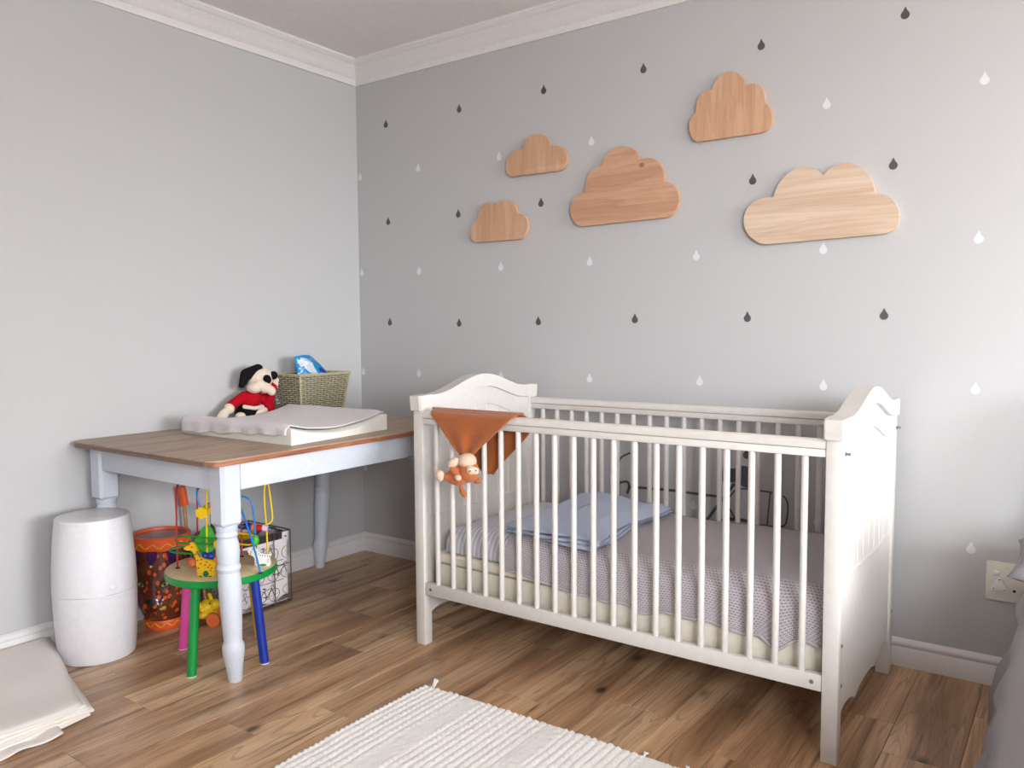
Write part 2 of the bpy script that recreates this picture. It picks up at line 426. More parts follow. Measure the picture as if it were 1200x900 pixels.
def smooth_path(pts, n=6, closed=False):
    P = [Vector(p) for p in pts]; out = []
    N = len(P)
    rng = range(N if closed else N - 1)
    for i in rng:
        p1, p2 = P[i], P[(i + 1) % N]
        p0 = P[(i - 1) % N] if (closed or i > 0) else p1 + (p1 - p2)
        p3 = P[(i + 2) % N] if (closed or i + 2 < N) else p2 + (p2 - p1)
        for k in range(n):
            t = k / n
            out.append(0.5 * ((2 * p1) + (p2 - p0) * t + (2 * p0 - 5 * p1 + 4 * p2 - p3) * t * t + (3 * p1 - p0 - 3 * p2 + p3) * t ** 3))
    if not closed: out.append(P[-1])
    return out
def tube(bm, pts, r, seg=8, closed=False, smooth=0, cap=True):
    P = smooth_path(pts, smooth, closed) if smooth else [Vector(p) for p in pts]
    N = len(P); rings = []; up = None
    for i, p in enumerate(P):
        a = P[(i - 1) % N] if (closed or i > 0) else p
        b = P[(i + 1) % N] if (closed or i < N - 1) else p
        d = (b - a).normalized()
        if up is None:
            up = Vector((0, 0, 1)) if abs(d.z) < 0.9 else Vector((1, 0, 0))
        s = d.cross(up)
        if s.length < 1e-6: s = d.cross(Vector((0.3, 1, 0.2)))
        s.normalize(); up = s.cross(d).normalized()
        rr = r(i / max(1, N - 1)) if callable(r) else r
        rings.append([bm.verts.new(p + s * (rr * math.cos(2 * PI * k / seg)) + up * (rr * math.sin(2 * PI * k / seg))) for k in range(seg)])
    M_ = N if closed else N - 1
    for i in range(M_):
        A, B = rings[i], rings[(i + 1) % N]
        for k in range(seg):
            j = (k + 1) % seg
            bm.faces.new((A[k], A[j], B[j], B[k]))
    if cap and not closed:
        bm.faces.new(rings[0][::-1]); bm.faces.new(rings[-1])
    return bm
def prism(bm, pts, fn, d0, d1, bevel=0.0):
    """closed outline pts (a, b); fn(a, b, d) gives the 3D point; thickness from d0 (back) to d1 (front)"""
    lo = [bm.verts.new(fn(a, b, d0)) for a, b in pts]
    hi = [bm.verts.new(fn(a, b, d1)) for a, b in pts]
    n = len(pts)
    f0 = bm.faces.new(lo[::-1]); f1 = bm.faces.new(hi)
    for i in range(n):
        j = (i + 1) % n
        bm.faces.new((lo[i], lo[j], hi[j], hi[i]))
    if bevel:
        bmesh.ops.bevel(bm, geom=list(f1.edges), offset=bevel, segments=2, profile=0.5, affect='EDGES')
    return bm
def ribbon(bm, pts, w, fn, d0=0.0003, d1=0.001):
    """flat line of width w along 2D points on the surface fn"""
    P = [Vector((a, b, 0)) for a, b in pts]
    L, R = [], []
    for i, p in enumerate(P):
        d = (P[min(i + 1, len(P) - 1)] - P[max(i - 1, 0)]).normalized(); n = Vector((-d.y, d.x, 0)) * w / 2
        L.append(p + n); R.append(p - n)
    for d in (d1,):
        a = [bm.verts.new(fn(v.x, v.y, d)) for v in L]; b = [bm.verts.new(fn(v.x, v.y, d)) for v in R]
        a0 = [bm.verts.new(fn(v.x, v.y, d0)) for v in L]; b0 = [bm.verts.new(fn(v.x, v.y, d0)) for v in R]
        for i in range(len(P) - 1):
            bm.faces.new((a[i], b[i], b[i + 1], a[i + 1]))
            bm.faces.new((a[i], a[i + 1], a0[i + 1], a0[i])); bm.faces.new((b[i], b0[i], b0[i + 1], b[i + 1]))
    return bm
def grid(bm, nu, nv, fn, uv=None):
    V = [[bm.verts.new(fn(i / nu, j / nv)) for i in range(nu + 1)] for j in range(nv + 1)]
    lay = bm.loops.layers.uv.verify() if uv else None
    fs = []
    for j in range(nv):
        for i in range(nu):
            f = bm.faces.new((V[j][i], V[j][i + 1], V[j + 1][i + 1], V[j + 1][i])); fs.append(f)
            if uv:
                for lp, (a, b) in zip(f.loops, ((i, j), (i + 1, j), (i + 1, j + 1), (i, j + 1))):
                    lp[lay].uv = uv(a / nu, b / nv)
    return V
def solidify(o, t, offset=-1):
    m = o.modifiers.new('thickness', 'SOLIDIFY'); m.thickness = t; m.offset = offset; return o
def remesh(o, voxel=0.004, it=3):
    m = o.modifiers.new('merge', 'REMESH'); m.mode = 'VOXEL'; m.voxel_size = voxel; m.use_smooth_shade = True
    s = o.modifiers.new('soften', 'SMOOTH'); s.factor = 0.5; s.iterations = it
    return o
def clamp(x, a=0.0, b=1.0): return max(a, min(b, x))
def sstep(a, b, x):
    t = clamp((x - a) / (b - a)); return t * t * (3 - 2 * t)

# ================================================================== THE ROOM
bm = box(NB(), (0, YF, -0.04), (XR, 0, -0.012)); floor = struct(finish('floor', bm, M['subfloor']))
PW, PL, PX0 = 0.181, 0.94, 0.79 - 5 * 0.181
joints = {5: -0.949, 4: -1.62, 6: -1.535, 7: -1.318, 9: -0.92, 15: -0.634, 3: -0.4, 8: -0.55, 10: -0.31, 11: -0.78, 12: -0.2, 13: -0.9, 14: -0.45, 16: -0.27}
cache = {}
def plank(x0, x1, y0, y1):
    key = (round(x1 - x0, 4), round(y1 - y0, 4))
    if key not in cache:
        b = box(NB(), (-key[0] / 2 + 0.0004, -key[1] / 2 + 0.0004, -0.0115), (key[0] / 2 - 0.0004, key[1] / 2 - 0.0004, 0))
        es = [e for e in b.edges if all(v.co.z > -0.001 for v in e.verts)]
        bmesh.ops.bevel(b, geom=es, offset=0.0009, segments=1, affect='EDGES')
        me = bpy.data.meshes.new('plank'); b.to_mesh(me); b.free(); me.materials.append(M['plank']); cache[key] = me
    o = bpy.data.objects.new('plank', cache[key]); COL.objects.link(o)
    o.parent = floor; o.location = ((x0 + x1) / 2, (y0 + y1) / 2, 0)
k = 0
x = PX0
while x < XR:
    x0, x1 = max(x, 0.0), min(x + PW, XR)
    if x1 - x0 > 0.01:
        j0 = joints.get(k, -random.uniform(0.05, 0.9))
        ys = [0.0]
        y = j0 + PL * math.ceil(-j0 / PL) - 1e-6
        y = j0
        while y + PL < -1e-3: y += PL
        while y > YF:
            ys.append(y); y -= PL
        ys.append(YF)
        for a, b2 in zip(ys, ys[1:]):
            if a - b2 > 0.005: plank(x0, x1, b2, a)
    x += PW; k += 1

struct(finish('ceiling', box(NB(), (-0.1, YF - 0.1, HC), (XR + 0.1, 0.1, HC + 0.1)), M['ceiling']))
struct(finish('wall_left', box(NB(), (-0.1, YF - 0.1, -0.04), (0, 0.1, HC)), M['wall']))
struct(finish('wall_back', box(NB(), (0, 0, -0.04), (XR + 0.1, 0.1, HC)), M['wall']))
bm = NB()
box(bm, (XR, YF - 0.1, -0.04), (XR + 0.1, W1[0], HC)); box(bm, (XR, W1[1], -0.04), (XR + 0.1, 0, HC))
box(bm, (XR, W1[0], -0.04), (XR + 0.1, W1[1], W1[2])); box(bm, (XR, W1[0], W1[3]), (XR + 0.1, W1[1], HC))
struct(finish('wall_right', bm, M['wall']))
bm = NB()
box(bm, (0, YF - 0.1, -0.04), (W2[0], YF, HC)); box(bm, (W2[1], YF - 0.1, -0.04), (XR, YF, HC))
box(bm, (W2[0], YF - 0.1, -0.04), (W2[1], YF, W2[2])); box(bm, (W2[0], YF - 0.1, W2[3]), (W2[1], YF, HC))
struct(finish('wall_front', bm, M['wall']))
# windows: frame with a mullion, glass outside the light
def window(name, mk, w, z0, z1):
    bm = NB(); t = 0.045
    for a0, a1, b0, b1 in ((0, w, z0, z0 + t), (0, w, z1 - t, z1), (0, t, z0 + t, z1 - t), (w - t, w, z0 + t, z1 - t), (w / 2 - t / 2, w / 2 + t / 2, z0 + t, z1 - t)):
        mk(bm, a0, a1, b0, b1, 0.045, 0.095)
    o = struct(finish(name, bm, M['trim']))
    bm = NB(); mk(bm, t, w - t, z0 + t, z1 - t, 0.066, 0.072)
    finish('pane', bm, M['glass'], o)
window('window_1', lambda bm, a0, a1, b0, b1, d0, d1: box(bm, (XR + d0, W1[0] + a0, b0), (XR + d1, W1[0] + a1, b1)), W1[1] - W1[0], W1[2], W1[3])
window('window_2', lambda bm, a0, a1, b0, b1, d0, d1: box(bm, (W2[0] + a0, YF - d1, b0), (W2[0] + a1, YF - d0, b1)), W2[1] - W2[0], W2[2], W2[3])
# skirting: lower board, dip, rounded top bead
SK = [(0.0, 0.0), (0.015, 0.0), (0.015, 0.056), (0.012, 0.062), (0.0105, 0.066), (0.013, 0.070), (0.0145, 0.076), (0.013, 0.083), (0.008, 0.089), (0.003, 0.0925), (0.0, 0.0925)]
CO = [(0.0, 0.0), (0.010, 0.0), (0.012, 0.010), (0.016, 0.016), (0.018, 0.024), (0.026, 0.030), (0.040, 0.048), (0.056, 0.064), (0.064, 0.070), (0.067, 0.074), (0.076, 0.078), (0.084, 0.088), (0.090, 0.091), (0.092, 0.098), (0.100, 0.100), (0.0, 0.100)]
def moulding(name, prof, base, side):
    bm = NB(); a, b = [], []
    for o, z in prof:
        if side == 'left': a.append(bm.verts.new((o, -o, base + z))); b.append(bm.verts.new((o, YF + o, base + z)))
        if side == 'back': a.append(bm.verts.new((o, -o, base + z))); b.append(bm.verts.new((XR - o, -o, base + z)))
        if side == 'right': a.append(bm.verts.new((XR - o, -o, base + z))); b.append(bm.verts.new((XR - o, YF + o, base + z)))
        if side == 'front': a.append(bm.verts.new((o, YF + o, base + z))); b.append(bm.verts.new((XR - o, YF + o, base + z)))
    n = len(prof)
    for i in range(n):
        j = (i + 1) % n; bm.faces.new((a[i], a[j], b[j], b[i]))
    bm.faces.new(a); bm.faces.new(b[::-1])
    return struct(finish(name, bm, M['trim'], angle=28))
for s in ('left', 'back', 'right', 'front'): moulding('baseboard_' + s, SK, 0.0, s)
for i, s in enumerate(('left', 'back', 'right', 'front')): moulding('trim_%d' % (i + 1), CO, HC - 0.1, s)

# ================================================================== WALL: raindrops, clouds, bicycle, socket
def drop_outline(h=0.0385, w=0.0265):
    pts = []
    R = w / 2; cz = -h / 2 + R
    for i in range(17):
        a = math.radians(-205 + 230 * i / 16)
        pts.append((R * math.cos(a), cz + R * math.sin(a)))
    pts += [(R * 0.42, h * 0.22), (0.0008, h / 2), (-0.0008, h / 2), (-R * 0.42, h * 0.22)]
    return pts
me_drop = {}
def raindrop(x, z, dark, label):
    key = 'drop_dark' if dark else 'drop_light'
    if key not in me_drop:
        bm = prism(NB(), drop_outline(), lambda a, b, d: (a, -d, b), 0.0002, 0.0009)
        o = finish('raindrop_decal', bm, M[key], smooth=False); me_drop[key] = o
    else:
        o = me_drop[key].copy(); COL.objects.link(o)
    o.location = (x, 0, z)
    tag(o, label, 'wall decal', 'dark raindrop decals on the wall' if dark else 'white raindrop decals on the wall')
ORD = ['first', 'second', 'third', 'fourth', 'fifth', 'sixth', 'seventh']
ROWS = [
    (1, 'topmost row of dark drops', [(0.203, 2.132), (0.662, 2.131), (1.119, 2.135), (1.58, 2.135), (2.038, 2.13), (2.502, 2.133)]),
    (0, 'topmost row of white drops', [(0.019, 1.9), (0.409, 1.899), (0.885, 1.89), (1.349, 1.891), (2.265, 1.889), (2.729, 1.887)]),
    (1, 'second row of dark drops', [(0.208, 1.664), (0.65, 1.662), (1.103, 1.669), (2.014, 1.663), (2.478, 1.661)]),
    (0, 'second row of white drops', [(0.018, 1.424), (0.405, 1.414), (0.889, 1.41), (1.341, 1.408), (1.802, 1.405), (2.263, 1.401), (2.727, 1.406)]),
    (1, 'third row of dark drops', [(0.208, 1.173), (0.648, 1.164), (1.087, 1.167), (1.547, 1.171), (2.001, 1.171), (2.461, 1.173)]),
    (0, 'third row of white drops', [(0.016, 0.923), (0.395, 0.925), (0.885, 0.926), (1.34, 0.928), (1.82, 0.932), (2.272, 0.931), (2.731, 0.936)]),
]
for dark, row, pts in ROWS:
    for i, (x, z) in enumerate(pts):
        pos = '%s from the left corner' % ORD[i]
        raindrop(x, z, dark, '%s raindrop decal, %s in the %s' % ('dark grey' if dark else 'white', pos, row))
raindrop(1.553, 0.680, 1, 'dark grey raindrop decal seen between crib bars near the bicycle handlebar')
raindrop(2.004, 0.668, 1, 'dark grey raindrop decal seen between crib bars above the bicycle saddle')
raindrop(0.016, 0.427, 0, 'white raindrop decal low in the corner just under the wooden table')
raindrop(1.800, 0.452, 0, 'white raindrop decal seen through crib bars below the bicycle crossbar')
raindrop(2.262, 0.452, 0, 'white raindrop decal seen through the rightmost crib bars by the bed blanket')
raindrop(2.733, 0.428, 0, 'white raindrop decal above and left of the wall socket')

CL = {
 1: [(0.967, 1.789), (0.945, 1.804), (0.936, 1.834), (0.945, 1.871), (0.974, 1.896), (1.028, 1.892), (1.028, 1.915), (1.048, 1.939), (1.087, 1.95), (1.126, 1.943), (1.153, 1.918), (1.164, 1.887), (1.196, 1.89), (1.227, 1.872), (1.244, 1.833), (1.232, 1.799), (1.201, 1.786)],
 2: [(0.773, 1.521), (0.751, 1.529), (0.739, 1.549), (0.738, 1.583), (0.753, 1.609), (0.783, 1.618), (0.783, 1.652), (0.812, 1.685), (0.848, 1.687), (0.881, 1.673), (0.908, 1.693), (0.943, 1.69), (0.974, 1.67), (0.993, 1.629), (1.029, 1.616), (1.047, 1.582), (1.038, 1.546), (1.0, 1.519)],
 3: [(1.321, 1.549), (1.297, 1.556), (1.276, 1.576), (1.261, 1.618), (1.274, 1.661), (1.3, 1.681), (1.333, 1.684), (1.334, 1.721), (1.351, 1.758), (1.382, 1.776), (1.407, 1.777), (1.421, 1.81), (1.456, 1.84), (1.504, 1.845), (1.547, 1.828), (1.57, 1.799), (1.575, 1.782), (1.603, 1.787), (1.639, 1.777), (1.667, 1.746), (1.678, 1.708), (1.676, 1.689), (1.708, 1.678), (1.733, 1.649), (1.739, 1.608), (1.722, 1.572), (1.690, 1.553)],
 4: [(1.818, 1.82), (1.799, 1.827), (1.786, 1.848), (1.779, 1.881), (1.786, 1.909), (1.808, 1.928), (1.807, 1.959), (1.823, 1.989), (1.845, 2.0), (1.867, 1.998), (1.875, 2.021), (1.9, 2.045), (1.939, 2.049), (1.968, 2.034), (1.987, 2.005), (1.989, 1.993), (2.018, 1.993), (2.042, 1.982), (2.056, 1.957), (2.059, 1.924), (2.076, 1.903), (2.086, 1.87), (2.081, 1.84), (2.065, 1.824), (2.037, 1.819)],
 5: [(2.078, 1.426), (2.054, 1.430), (2.030, 1.444), (2.0, 1.478), (1.99, 1.516), (2.003, 1.559), (2.036, 1.584), (2.068, 1.59), (2.096, 1.588), (2.108, 1.624), (2.139, 1.66), (2.177, 1.679), (2.216, 1.677), (2.246, 1.663), (2.263, 1.643), (2.287, 1.666), (2.319, 1.677), (2.355, 1.673), (2.391, 1.649), (2.417, 1.613), (2.427, 1.568), (2.456, 1.561), (2.484, 1.54), (2.501, 1.506), (2.502, 1.469), (2.486, 1.445), (2.446, 1.434)],
}
def round_lobes(pts, n=5):
    """smooth lobes, kept sharp where two lobes meet (concave corners)"""
    P = [Vector((a, b, 0)) for a, b in pts]; N = len(P)
    area2 = sum(P[i].x * P[(i + 1) % N].y - P[(i + 1) % N].x * P[i].y for i in range(N))
    sgn = 1 if area2 > 0 else -1
    def turn(i):
        a = P[i] - P[i - 1]; b = P[(i + 1) % N] - P[i]
        return sgn * math.atan2(a.x * b.y - a.y * b.x, a.x * b.x + a.y * b.y)
    cusp = [turn(i) < -0.25 for i in range(N)]
    out = []
    for i in range(N):
        p1, p2 = P[i], P[(i + 1) % N]
        d = (p2 - p1)
        def tan(j):
            a_ = P[j] - P[j - 1]; b_ = P[(j + 1) % N] - P[j]
            if a_.length > 0.10: return a_.normalized() * d.length      # the straight lower edge
            if b_.length > 0.10: return b_.normalized() * d.length
            return (a_ / a_.length_squared + b_ / b_.length_squared).normalized() * d.length
        m1 = d if cusp[i] else tan(i)
        m2 = d if cusp[(i + 1) % N] else tan((i + 1) % N)
        # at a cusp let the lobe leave the corner on its own arc
        if cusp[i]: m1 = d * 2 - m2; m1 = m1.normalized() * d.length
        if cusp[(i + 1) % N]: m2 = d * 2 - (tan(i) if not cusp[i] else d); m2 = m2.normalized() * d.length
        for k in range(n):
            t = k / n; t2, t3 = t * t, t ** 3
            q = (2 * t3 - 3 * t2 + 1) * p1 + (t3 - 2 * t2 + t) * m1 + (-2 * t3 + 3 * t2) * p2 + (t3 - t2) * m2
            out.append((q.x, q.y))
    return out
def cloud(i, mat, label):
    cx = sum(p[0] for p in CL[i]) / len(CL[i]); cz = min(p[1] for p in CL[i])
    bm = prism(NB(), round_lobes(CL[i]), lambda a, b, d: (a, -d, b), 0.001, 0.022, bevel=0.002)
    o = finish('wooden_cloud', bm, mat, loc=(cx, 0, cz), angle=30)
    tag(o, label, 'wall decoration', 'wooden clouds on the wall')
    return o
cloud(1, M['cloud_v'], 'small wooden cloud board with three lobes, above the big knotty cloud\'s left side')
cloud(2, M['cloud_v'], 'smallest wooden cloud board with upright grain, lowest and leftmost on the wall')
c3 = cloud(3, M['cloud_h'], 'large three-tier wooden cloud board with a dark knot near its top right')
cloud(4, M['cloud_v'], 'tall five-lobed wooden cloud board hung highest on the wall')
cloud(5, M['cloud_pale'], 'widest, palest wooden cloud board on the right of the wall')
bm = lathe(NB(), [(0.011, 0.0), (0.011, 0.0006)], seg=18) and None
bm = NB(); ell(bm, (1.585, -0.0220, 1.762), (0.011, 0.0007, 0.009), u=18, v=8)
finish('knot', bm, M['tan'], c3)['label'] = 'dark grey knot in the board'

# bicycle drawn on the wall behind the crib
bk = thing('bicycle_decal', 'charcoal bicycle wall decal behind the crib bars, saddle and rear rack showing', 'wall decal', (1.8, 0, 0.2))
WF = lambda a, b, d: (a, -d, b)
def line(name, pts, w, sm=5):
    P = [(p.x, p.y) for p in smooth_path([(a, b, 0) for a, b in pts], sm)] if sm else pts
    return finish(name, ribbon(NB(), P, w, WF), M['decal_bike'], bk, smooth=False)
line('handlebar', [(1.53, 0.632), (1.492, 0.612), (1.477, 0.586), (1.473, 0.553), (1.479, 0.513), (1.480, 0.440), (1.482, 0.30)], 0.008)
line('brake_lever', [(1.456, 0.494), (1.479, 0.504), (1.515, 0.512), (1.524, 0.493), (1.515, 0.463)], 0.010)
line('crossbar', [(1.52, 0.492), (1.681, 0.498), (1.789, 0.497), (1.904, 0.496)], 0.010)
finish('saddle', prism(NB(), [(p.x, p.y) for p in smooth_path([(a, b, 0) for a, b in [(1.893, 0.582), (1.901, 0.6), (1.922, 0.608), (1.96, 0.609), (1.99, 0.622), (2.024, 0.614), (2.039, 0.582), (2.029, 0.551), (2.003, 0.541), (1.969, 0.556), (1.923, 0.555), (1.901, 0.56)]], 4, True)], WF, 0.0003, 0.001), M['decal_bike'], bk, smooth=False)
line('seat_post', [(1.961, 0.552), (1.908, 0.478), (1.858, 0.406), (1.80, 0.32)], 0.011)
line('stay', [(1.924, 0.483), (1.963, 0.424), (2.02, 0.33)], 0.006)
line('rack', [(1.935, 0.488), (1.961, 0.524), (1.992, 0.536), (2.058, 0.536), (2.102, 0.534)], 0.006)
line('rack', [(2.140, 0.527), (2.156, 0.504), (2.155, 0.445), (2.141, 0.416), (2.089, 0.409), (2.016, 0.412)], 0.006)
line('rack_rod', [(2.053, 0.533), (2.047, 0.412)], 0.005, 0)
line('rack_rod', [(2.094, 0.533), (2.084, 0.412)], 0.005, 0)
line('wheel', [(1.98 + 0.19 * math.cos(a * 2 * PI / 48), 0.232 + 0.187 * math.sin(a * 2 * PI / 48)) for a in range(-4, 29)], 0.012, 0)
line('wheel', [(1.44 + 0.19 * math.cos(a * 2 * PI / 48), 0.225 + 0.18 * math.sin(a * 2 * PI / 48)) for a in range(-4, 29)], 0.012, 0)

# socket
so = thing('wall_socket', 'cream double wall socket with a triangular plug cover, above the skirting by the bed', 'socket', (2.839, 0, 0.335))
finish('plate', box(NB(), (2.777, -0.008, 0.273), (2.901, 0, 0.397), 0.004), M['socket'], so)
finish('module', box(NB(), (2.785, -0.0095, 0.296), (2.893, -0.0075, 0.373), 0.001), M['socket'], so)
bm = NB(); ell(bm, (2.803, -0.0095, 0.361), (0.0105, 0.004, 0.0085)); finish('switch', bm, M['white_pl'], so)
tri = [(2.801, 0.352), (2.806, 0.352)]
tri = []
for cx, cz, a0 in ((2.814, 0.342, 150), (2.797, 0.312, 270), (2.831, 0.310, 390 - 360)):
    pass
for cx, cz, a0 in ((2.830, 0.3115, -90), (2.814, 0.342, 30), (2.797, 0.3125, 150)):
    for i in range(6):
        a = math.radians(a0 + i * 24); tri.append((cx + 0.006 * math.cos(a), cz + 0.006 * math.sin(a)))
pc = finish('plug_cover', prism(NB(), tri, WF, 0.009, 0.0135, 0.001), M['white_pl'], so)
for x, z, r in ((2.814, 0.342, 0.0022), (2.799, 0.3125, 0.0018), (2.829, 0.312, 0.0018)):
    finish('pin_hole', cone(NB(), (x, -0.0130, z), (x, -0.0138, z), r, seg=10), M['black'], pc)
finish('pin_hole', cone(NB(), (2.854, -0.009, 0.3115), (2.854, -0.0103, 0.3115), 0.0045, seg=12), M['black'], so)

# ================================================================== CRIB
CY0, CY1, CXL, CXR = -0.783, -0.068, 1.072, 2.521
YC = (CY0 + CY1) / 2; HW = 0.375
crib = thing('crib', 'white painted wooden crib with arched end panels, round bars and a made bed', 'crib', (1.7965, YC, 0))
PT = 0.041
def arch(y, top=True):
    u = min(1, abs(y - YC) / HW)
    z = 0.899 + 0.062 * (0.5 + 0.5 * math.cos(PI * min(1, u / 0.80)))
    if u > 0.8: z = 0.903 - 0.004 * ((u - 0.8) / 0.2)
    elif u > 0.6: z += 0.002 * (u - 0.6) / 0.2
    return z
def end(xo, s):
    """end panel whose outer face is at xo; s = +1 when the inside is towards +x"""
    xi = xo + s * PT
    X = lambda t: xo + s * t
    for y in (CY0, CY1 - PT):
        finish('post', box(NB(), (min(xo, xi), y, 0), (max(xo, xi), y + PT, 0.852), 0.003), M['crib'], crib)
    # arched cap
    ys = [-0.800 + (0.800 - 0.051) * i / 60 for i in range(61)]
    up = [(y, arch(y)) for y in ys]
    lo = [(y, arch(y) - 0.048 - (0.004 if abs(y - YC) / HW > 0.8 else 0)) for y in ys]
    flare = lambda i: 0.006 if i in (0, 60) else 0
    outline = [(y, z) for y, z in up] + [(y + (0.006 if i == 0 else -0.006 if i == 60 else 0), z) for i, (y, z) in reversed(list(enumerate(lo)))]
    bm = NB()
    prism(bm, outline, lambda a, b, d: (X(d), a, b), -0.005, PT + 0.004)
    es = [e for e in bm.edges if len(e.link_faces) == 2 and any(len(f.verts) > 10 for f in e.link_faces)]
    bmesh.ops.bevel(bm, geom=es, offset=0.004, segments=2, affect='EDGES')
    finish('cap_rail', bm, M['crib'], crib, angle=40)
    # frieze under the cap
    yi0, yi1 = CY0 + PT - 0.004, CY1 - PT + 0.004
    ysf = [yi0 + (yi1 - yi0) * i / 40 for i in range(41)]
    bm = NB()
    prism(bm, [(y, arch(y) - 0.046) for y in ysf] + [(y, arch(y) - 0.116) for y in reversed(ysf)], lambda a, b, d: (X(d), a, b), 0.008, PT - 0.008, )
    finish('frieze', bm, M['crib'], crib)
    # tongue and groove boards
    n = 9; w = (yi1 - yi0) / n
    for i in range(n):
        y0, y1 = yi0 + i * w, yi0 + (i + 1) * w
        zt = max(arch(y0), arch(y1)) - 0.092
        bm = box(NB(), (min(X(0.013), X(PT - 0.013)), y0 + 0.0006, 0.44), (max(X(0.013), X(PT - 0.013)), y1 - 0.0006, zt), 0.0045, 1)
        finish('board', bm, M['crib'], crib)
    # lower panel with scalloped foot
    ap = [(-0.745, 0.103), (-0.722, 0.115), (-0.675, 0.124), (-0.62, 0.119), (-0.575, 0.105), (-0.556, 0.096), (-0.543, 0.098), (-0.51, 0.106), (-0.47, 0.110), (YC, 0.111)]
    ap = ap + [(2 * YC - y, z) for y, z in reversed(ap[:-1])]
    apx = [(p.x, p.y) for p in smooth_path([(a, b, 0) for a, b in ap], 4)]
    apx[0] = (yi0, apx[0][1]); apx[-1] = (yi1, apx[-1][1])
    bm = NB(); prism(bm, apx + [(yi1, 0.462), (yi0, 0.462)], lambda a, b, d: (X(d), a, b), 0.007, PT - 0.009)
    finish('lower_panel', bm, M['crib'], crib)
    for y, z in ((CY0 + 0.028, 0.809), (CY1 - 0.012, 0.807), (CY0 + 0.028, 0.205), (CY1 - 0.02, 0.205), (CY0 + 0.028, 0.31)):
        r = 0.005 if z > 0.3 and z < 0.5 else 0.006
        bm = NB(); cone(bm, (X(0.002), y, z), (X(-0.003), y, z), r, r * 0.85, 12)
        if z > 0.6: cone(bm, (X(-0.003), y, z), (X(-0.010), y, z), 0.003, 0.003, 10); cone(bm, (X(-0.010), y, z), (X(-0.012), y, z), 0.005, 0.0045, 10)
        finish('bolt', bm, M['metal'], crib)
end(CXL, +1)
end(CXR, -1)
xa, xb = CXL + PT, CXR - PT
def side(yc, front):
    finish('top_rail', box(NB(), (xa + 0.001, yc - 0.013, 0.800), (xb - 0.001, yc + 0.013, 0.820), 0.002), M['crib'], crib)
    bm = NB()
    pr = [(-0.0145, 0.0), (-0.0145, 0.014), (-0.010, 0.021), (-0.003, 0.024), (0.003, 0.024), (0.010, 0.021), (0.0145, 0.014), (0.0145, 0.0)]
    prism(bm, [(yc + a, 0.8228 + b) for a, b in pr], lambda a, b, d: (d, a, b), xa + 0.001, xb - 0.001)
    finish('teething_rail', bm, M['crib'], crib)
    finish('rail_spacer', box(NB(), (xa + 0.004, yc - 0.0095, 0.819), (xb - 0.004, yc + 0.0095, 0.8235)), M['seam'], crib)
    finish('bottom_rail', box(NB(), (xa + 0.001, yc - 0.012, 0.186), (xb - 0.001, yc + 0.012, 0.229), 0.002), M['crib'], crib)
    for x in (xa + 0.026, xb - 0.026):
        s = -1 if front else 1
        finish('bolt_hole', cone(NB(), (x, yc + s * 0.0118, 0.208), (x, yc + s * 0.0128, 0.208), 0.0058, seg=14), M['metal'], crib)
    first = None
    for i in range(19):
        x = 1.167 + 0.0699 * i
        if first is None:
            bm = NB(); lathe(bm, [(0.009, 0), (0.0094, 0.01), (0.0094, 0.565), (0.009, 0.575)], (x, yc, 0.227), 14)
            first = finish('bar', bm, M['crib'], crib, loc=(x, yc, 0.227))
        else: copy_part(first, crib, (x, yc, 0.227))
side(-0.768, True)
side(-0.088, False)
finish('base_board', box(NB(), (xa + 0.002, -0.742, 0.186), (xb - 0.002, -0.106, 0.2), 0.001), M['crib'], crib)

# cream foam mattress with a seam
ym0, ym1 = -0.731, -0.108
mt = thing('foam_mattress', 'thick cream wipe-clean foam mattress showing below the blanket hem, on the crib base', 'mattress', (1.79, YC, 0.2))
bm = box(NB(), (xa + 0.006, ym0, 0.2), (xb - 0.012, ym1, 0.292), 0.006)
finish('lower_layer', bm, M['mattress'], mt)
finish('upper_layer', box(NB(), (xa + 0.006, ym0 - 0.001, 0.294), (xb - 0.012, ym1, 0.330), 0.010, 3), M['mattress'], mt)
finish('seam', box(NB(), (xa + 0.007, ym0 + 0.0015, 0.291), (xb - 0.013, ym1 - 0.002, 0.295)), M['seam'], mt)
# thin mattress in a striped sheet
sx0, sx1, sy0, sy1, sz0, sz1 = xa + 0.022, xb - 0.016, -0.716, -0.112, 0.3305, 0.428
bm = box(NB(), (sx0, sy0, sz0), (sx1, sy1, sz1))
bmesh.ops.subdivide_edges(bm, edges=bm.edges[:], cuts=11, use_grid_fill=True)
for v in bm.verts:
    p = v.co
    # rounded shoulders
    ex = min(p.x - sx0, sx1 - p.x); ey = min(p.y - sy0, sy1 - p.y)
    t = (p.z - sz0) / (sz1 - sz0)
    if t > 0.01:
        inset = 0.035 * (t ** 3)
        if p.x - sx0 < 0.06: p.x += inset * 0.8 * (1 - (p.x - sx0) / 0.06)
        if sx1 - p.x < 0.06: p.x -= inset * 0.8 * (1 - (sx1 - p.x) / 0.06)
        if p.y - sy0 < 0.06: p.y += inset * (1 - (p.y - sy0) / 0.06)
        if sy1 - p.y < 0.06: p.y -= inset * 0.6 * (1 - (sy1 - p.y) / 0.06)
        p.z += 0.003 * noise.noise((p.x * 7, p.y * 7, 0)) - 0.012 * t * (1 - sstep(0, 0.05, min(ex, ey)))
sh = finish('sheeted_mattress', bm, M['sheet'], angle=80, loc=(1.79, YC, sz0))
ms = sh.modifiers.new('sub', 'SUBSURF'); ms.levels = 1; ms.render_levels = 1
tag(sh, 'crib mattress in a pale blue and white striped fitted sheet', 'bedding')
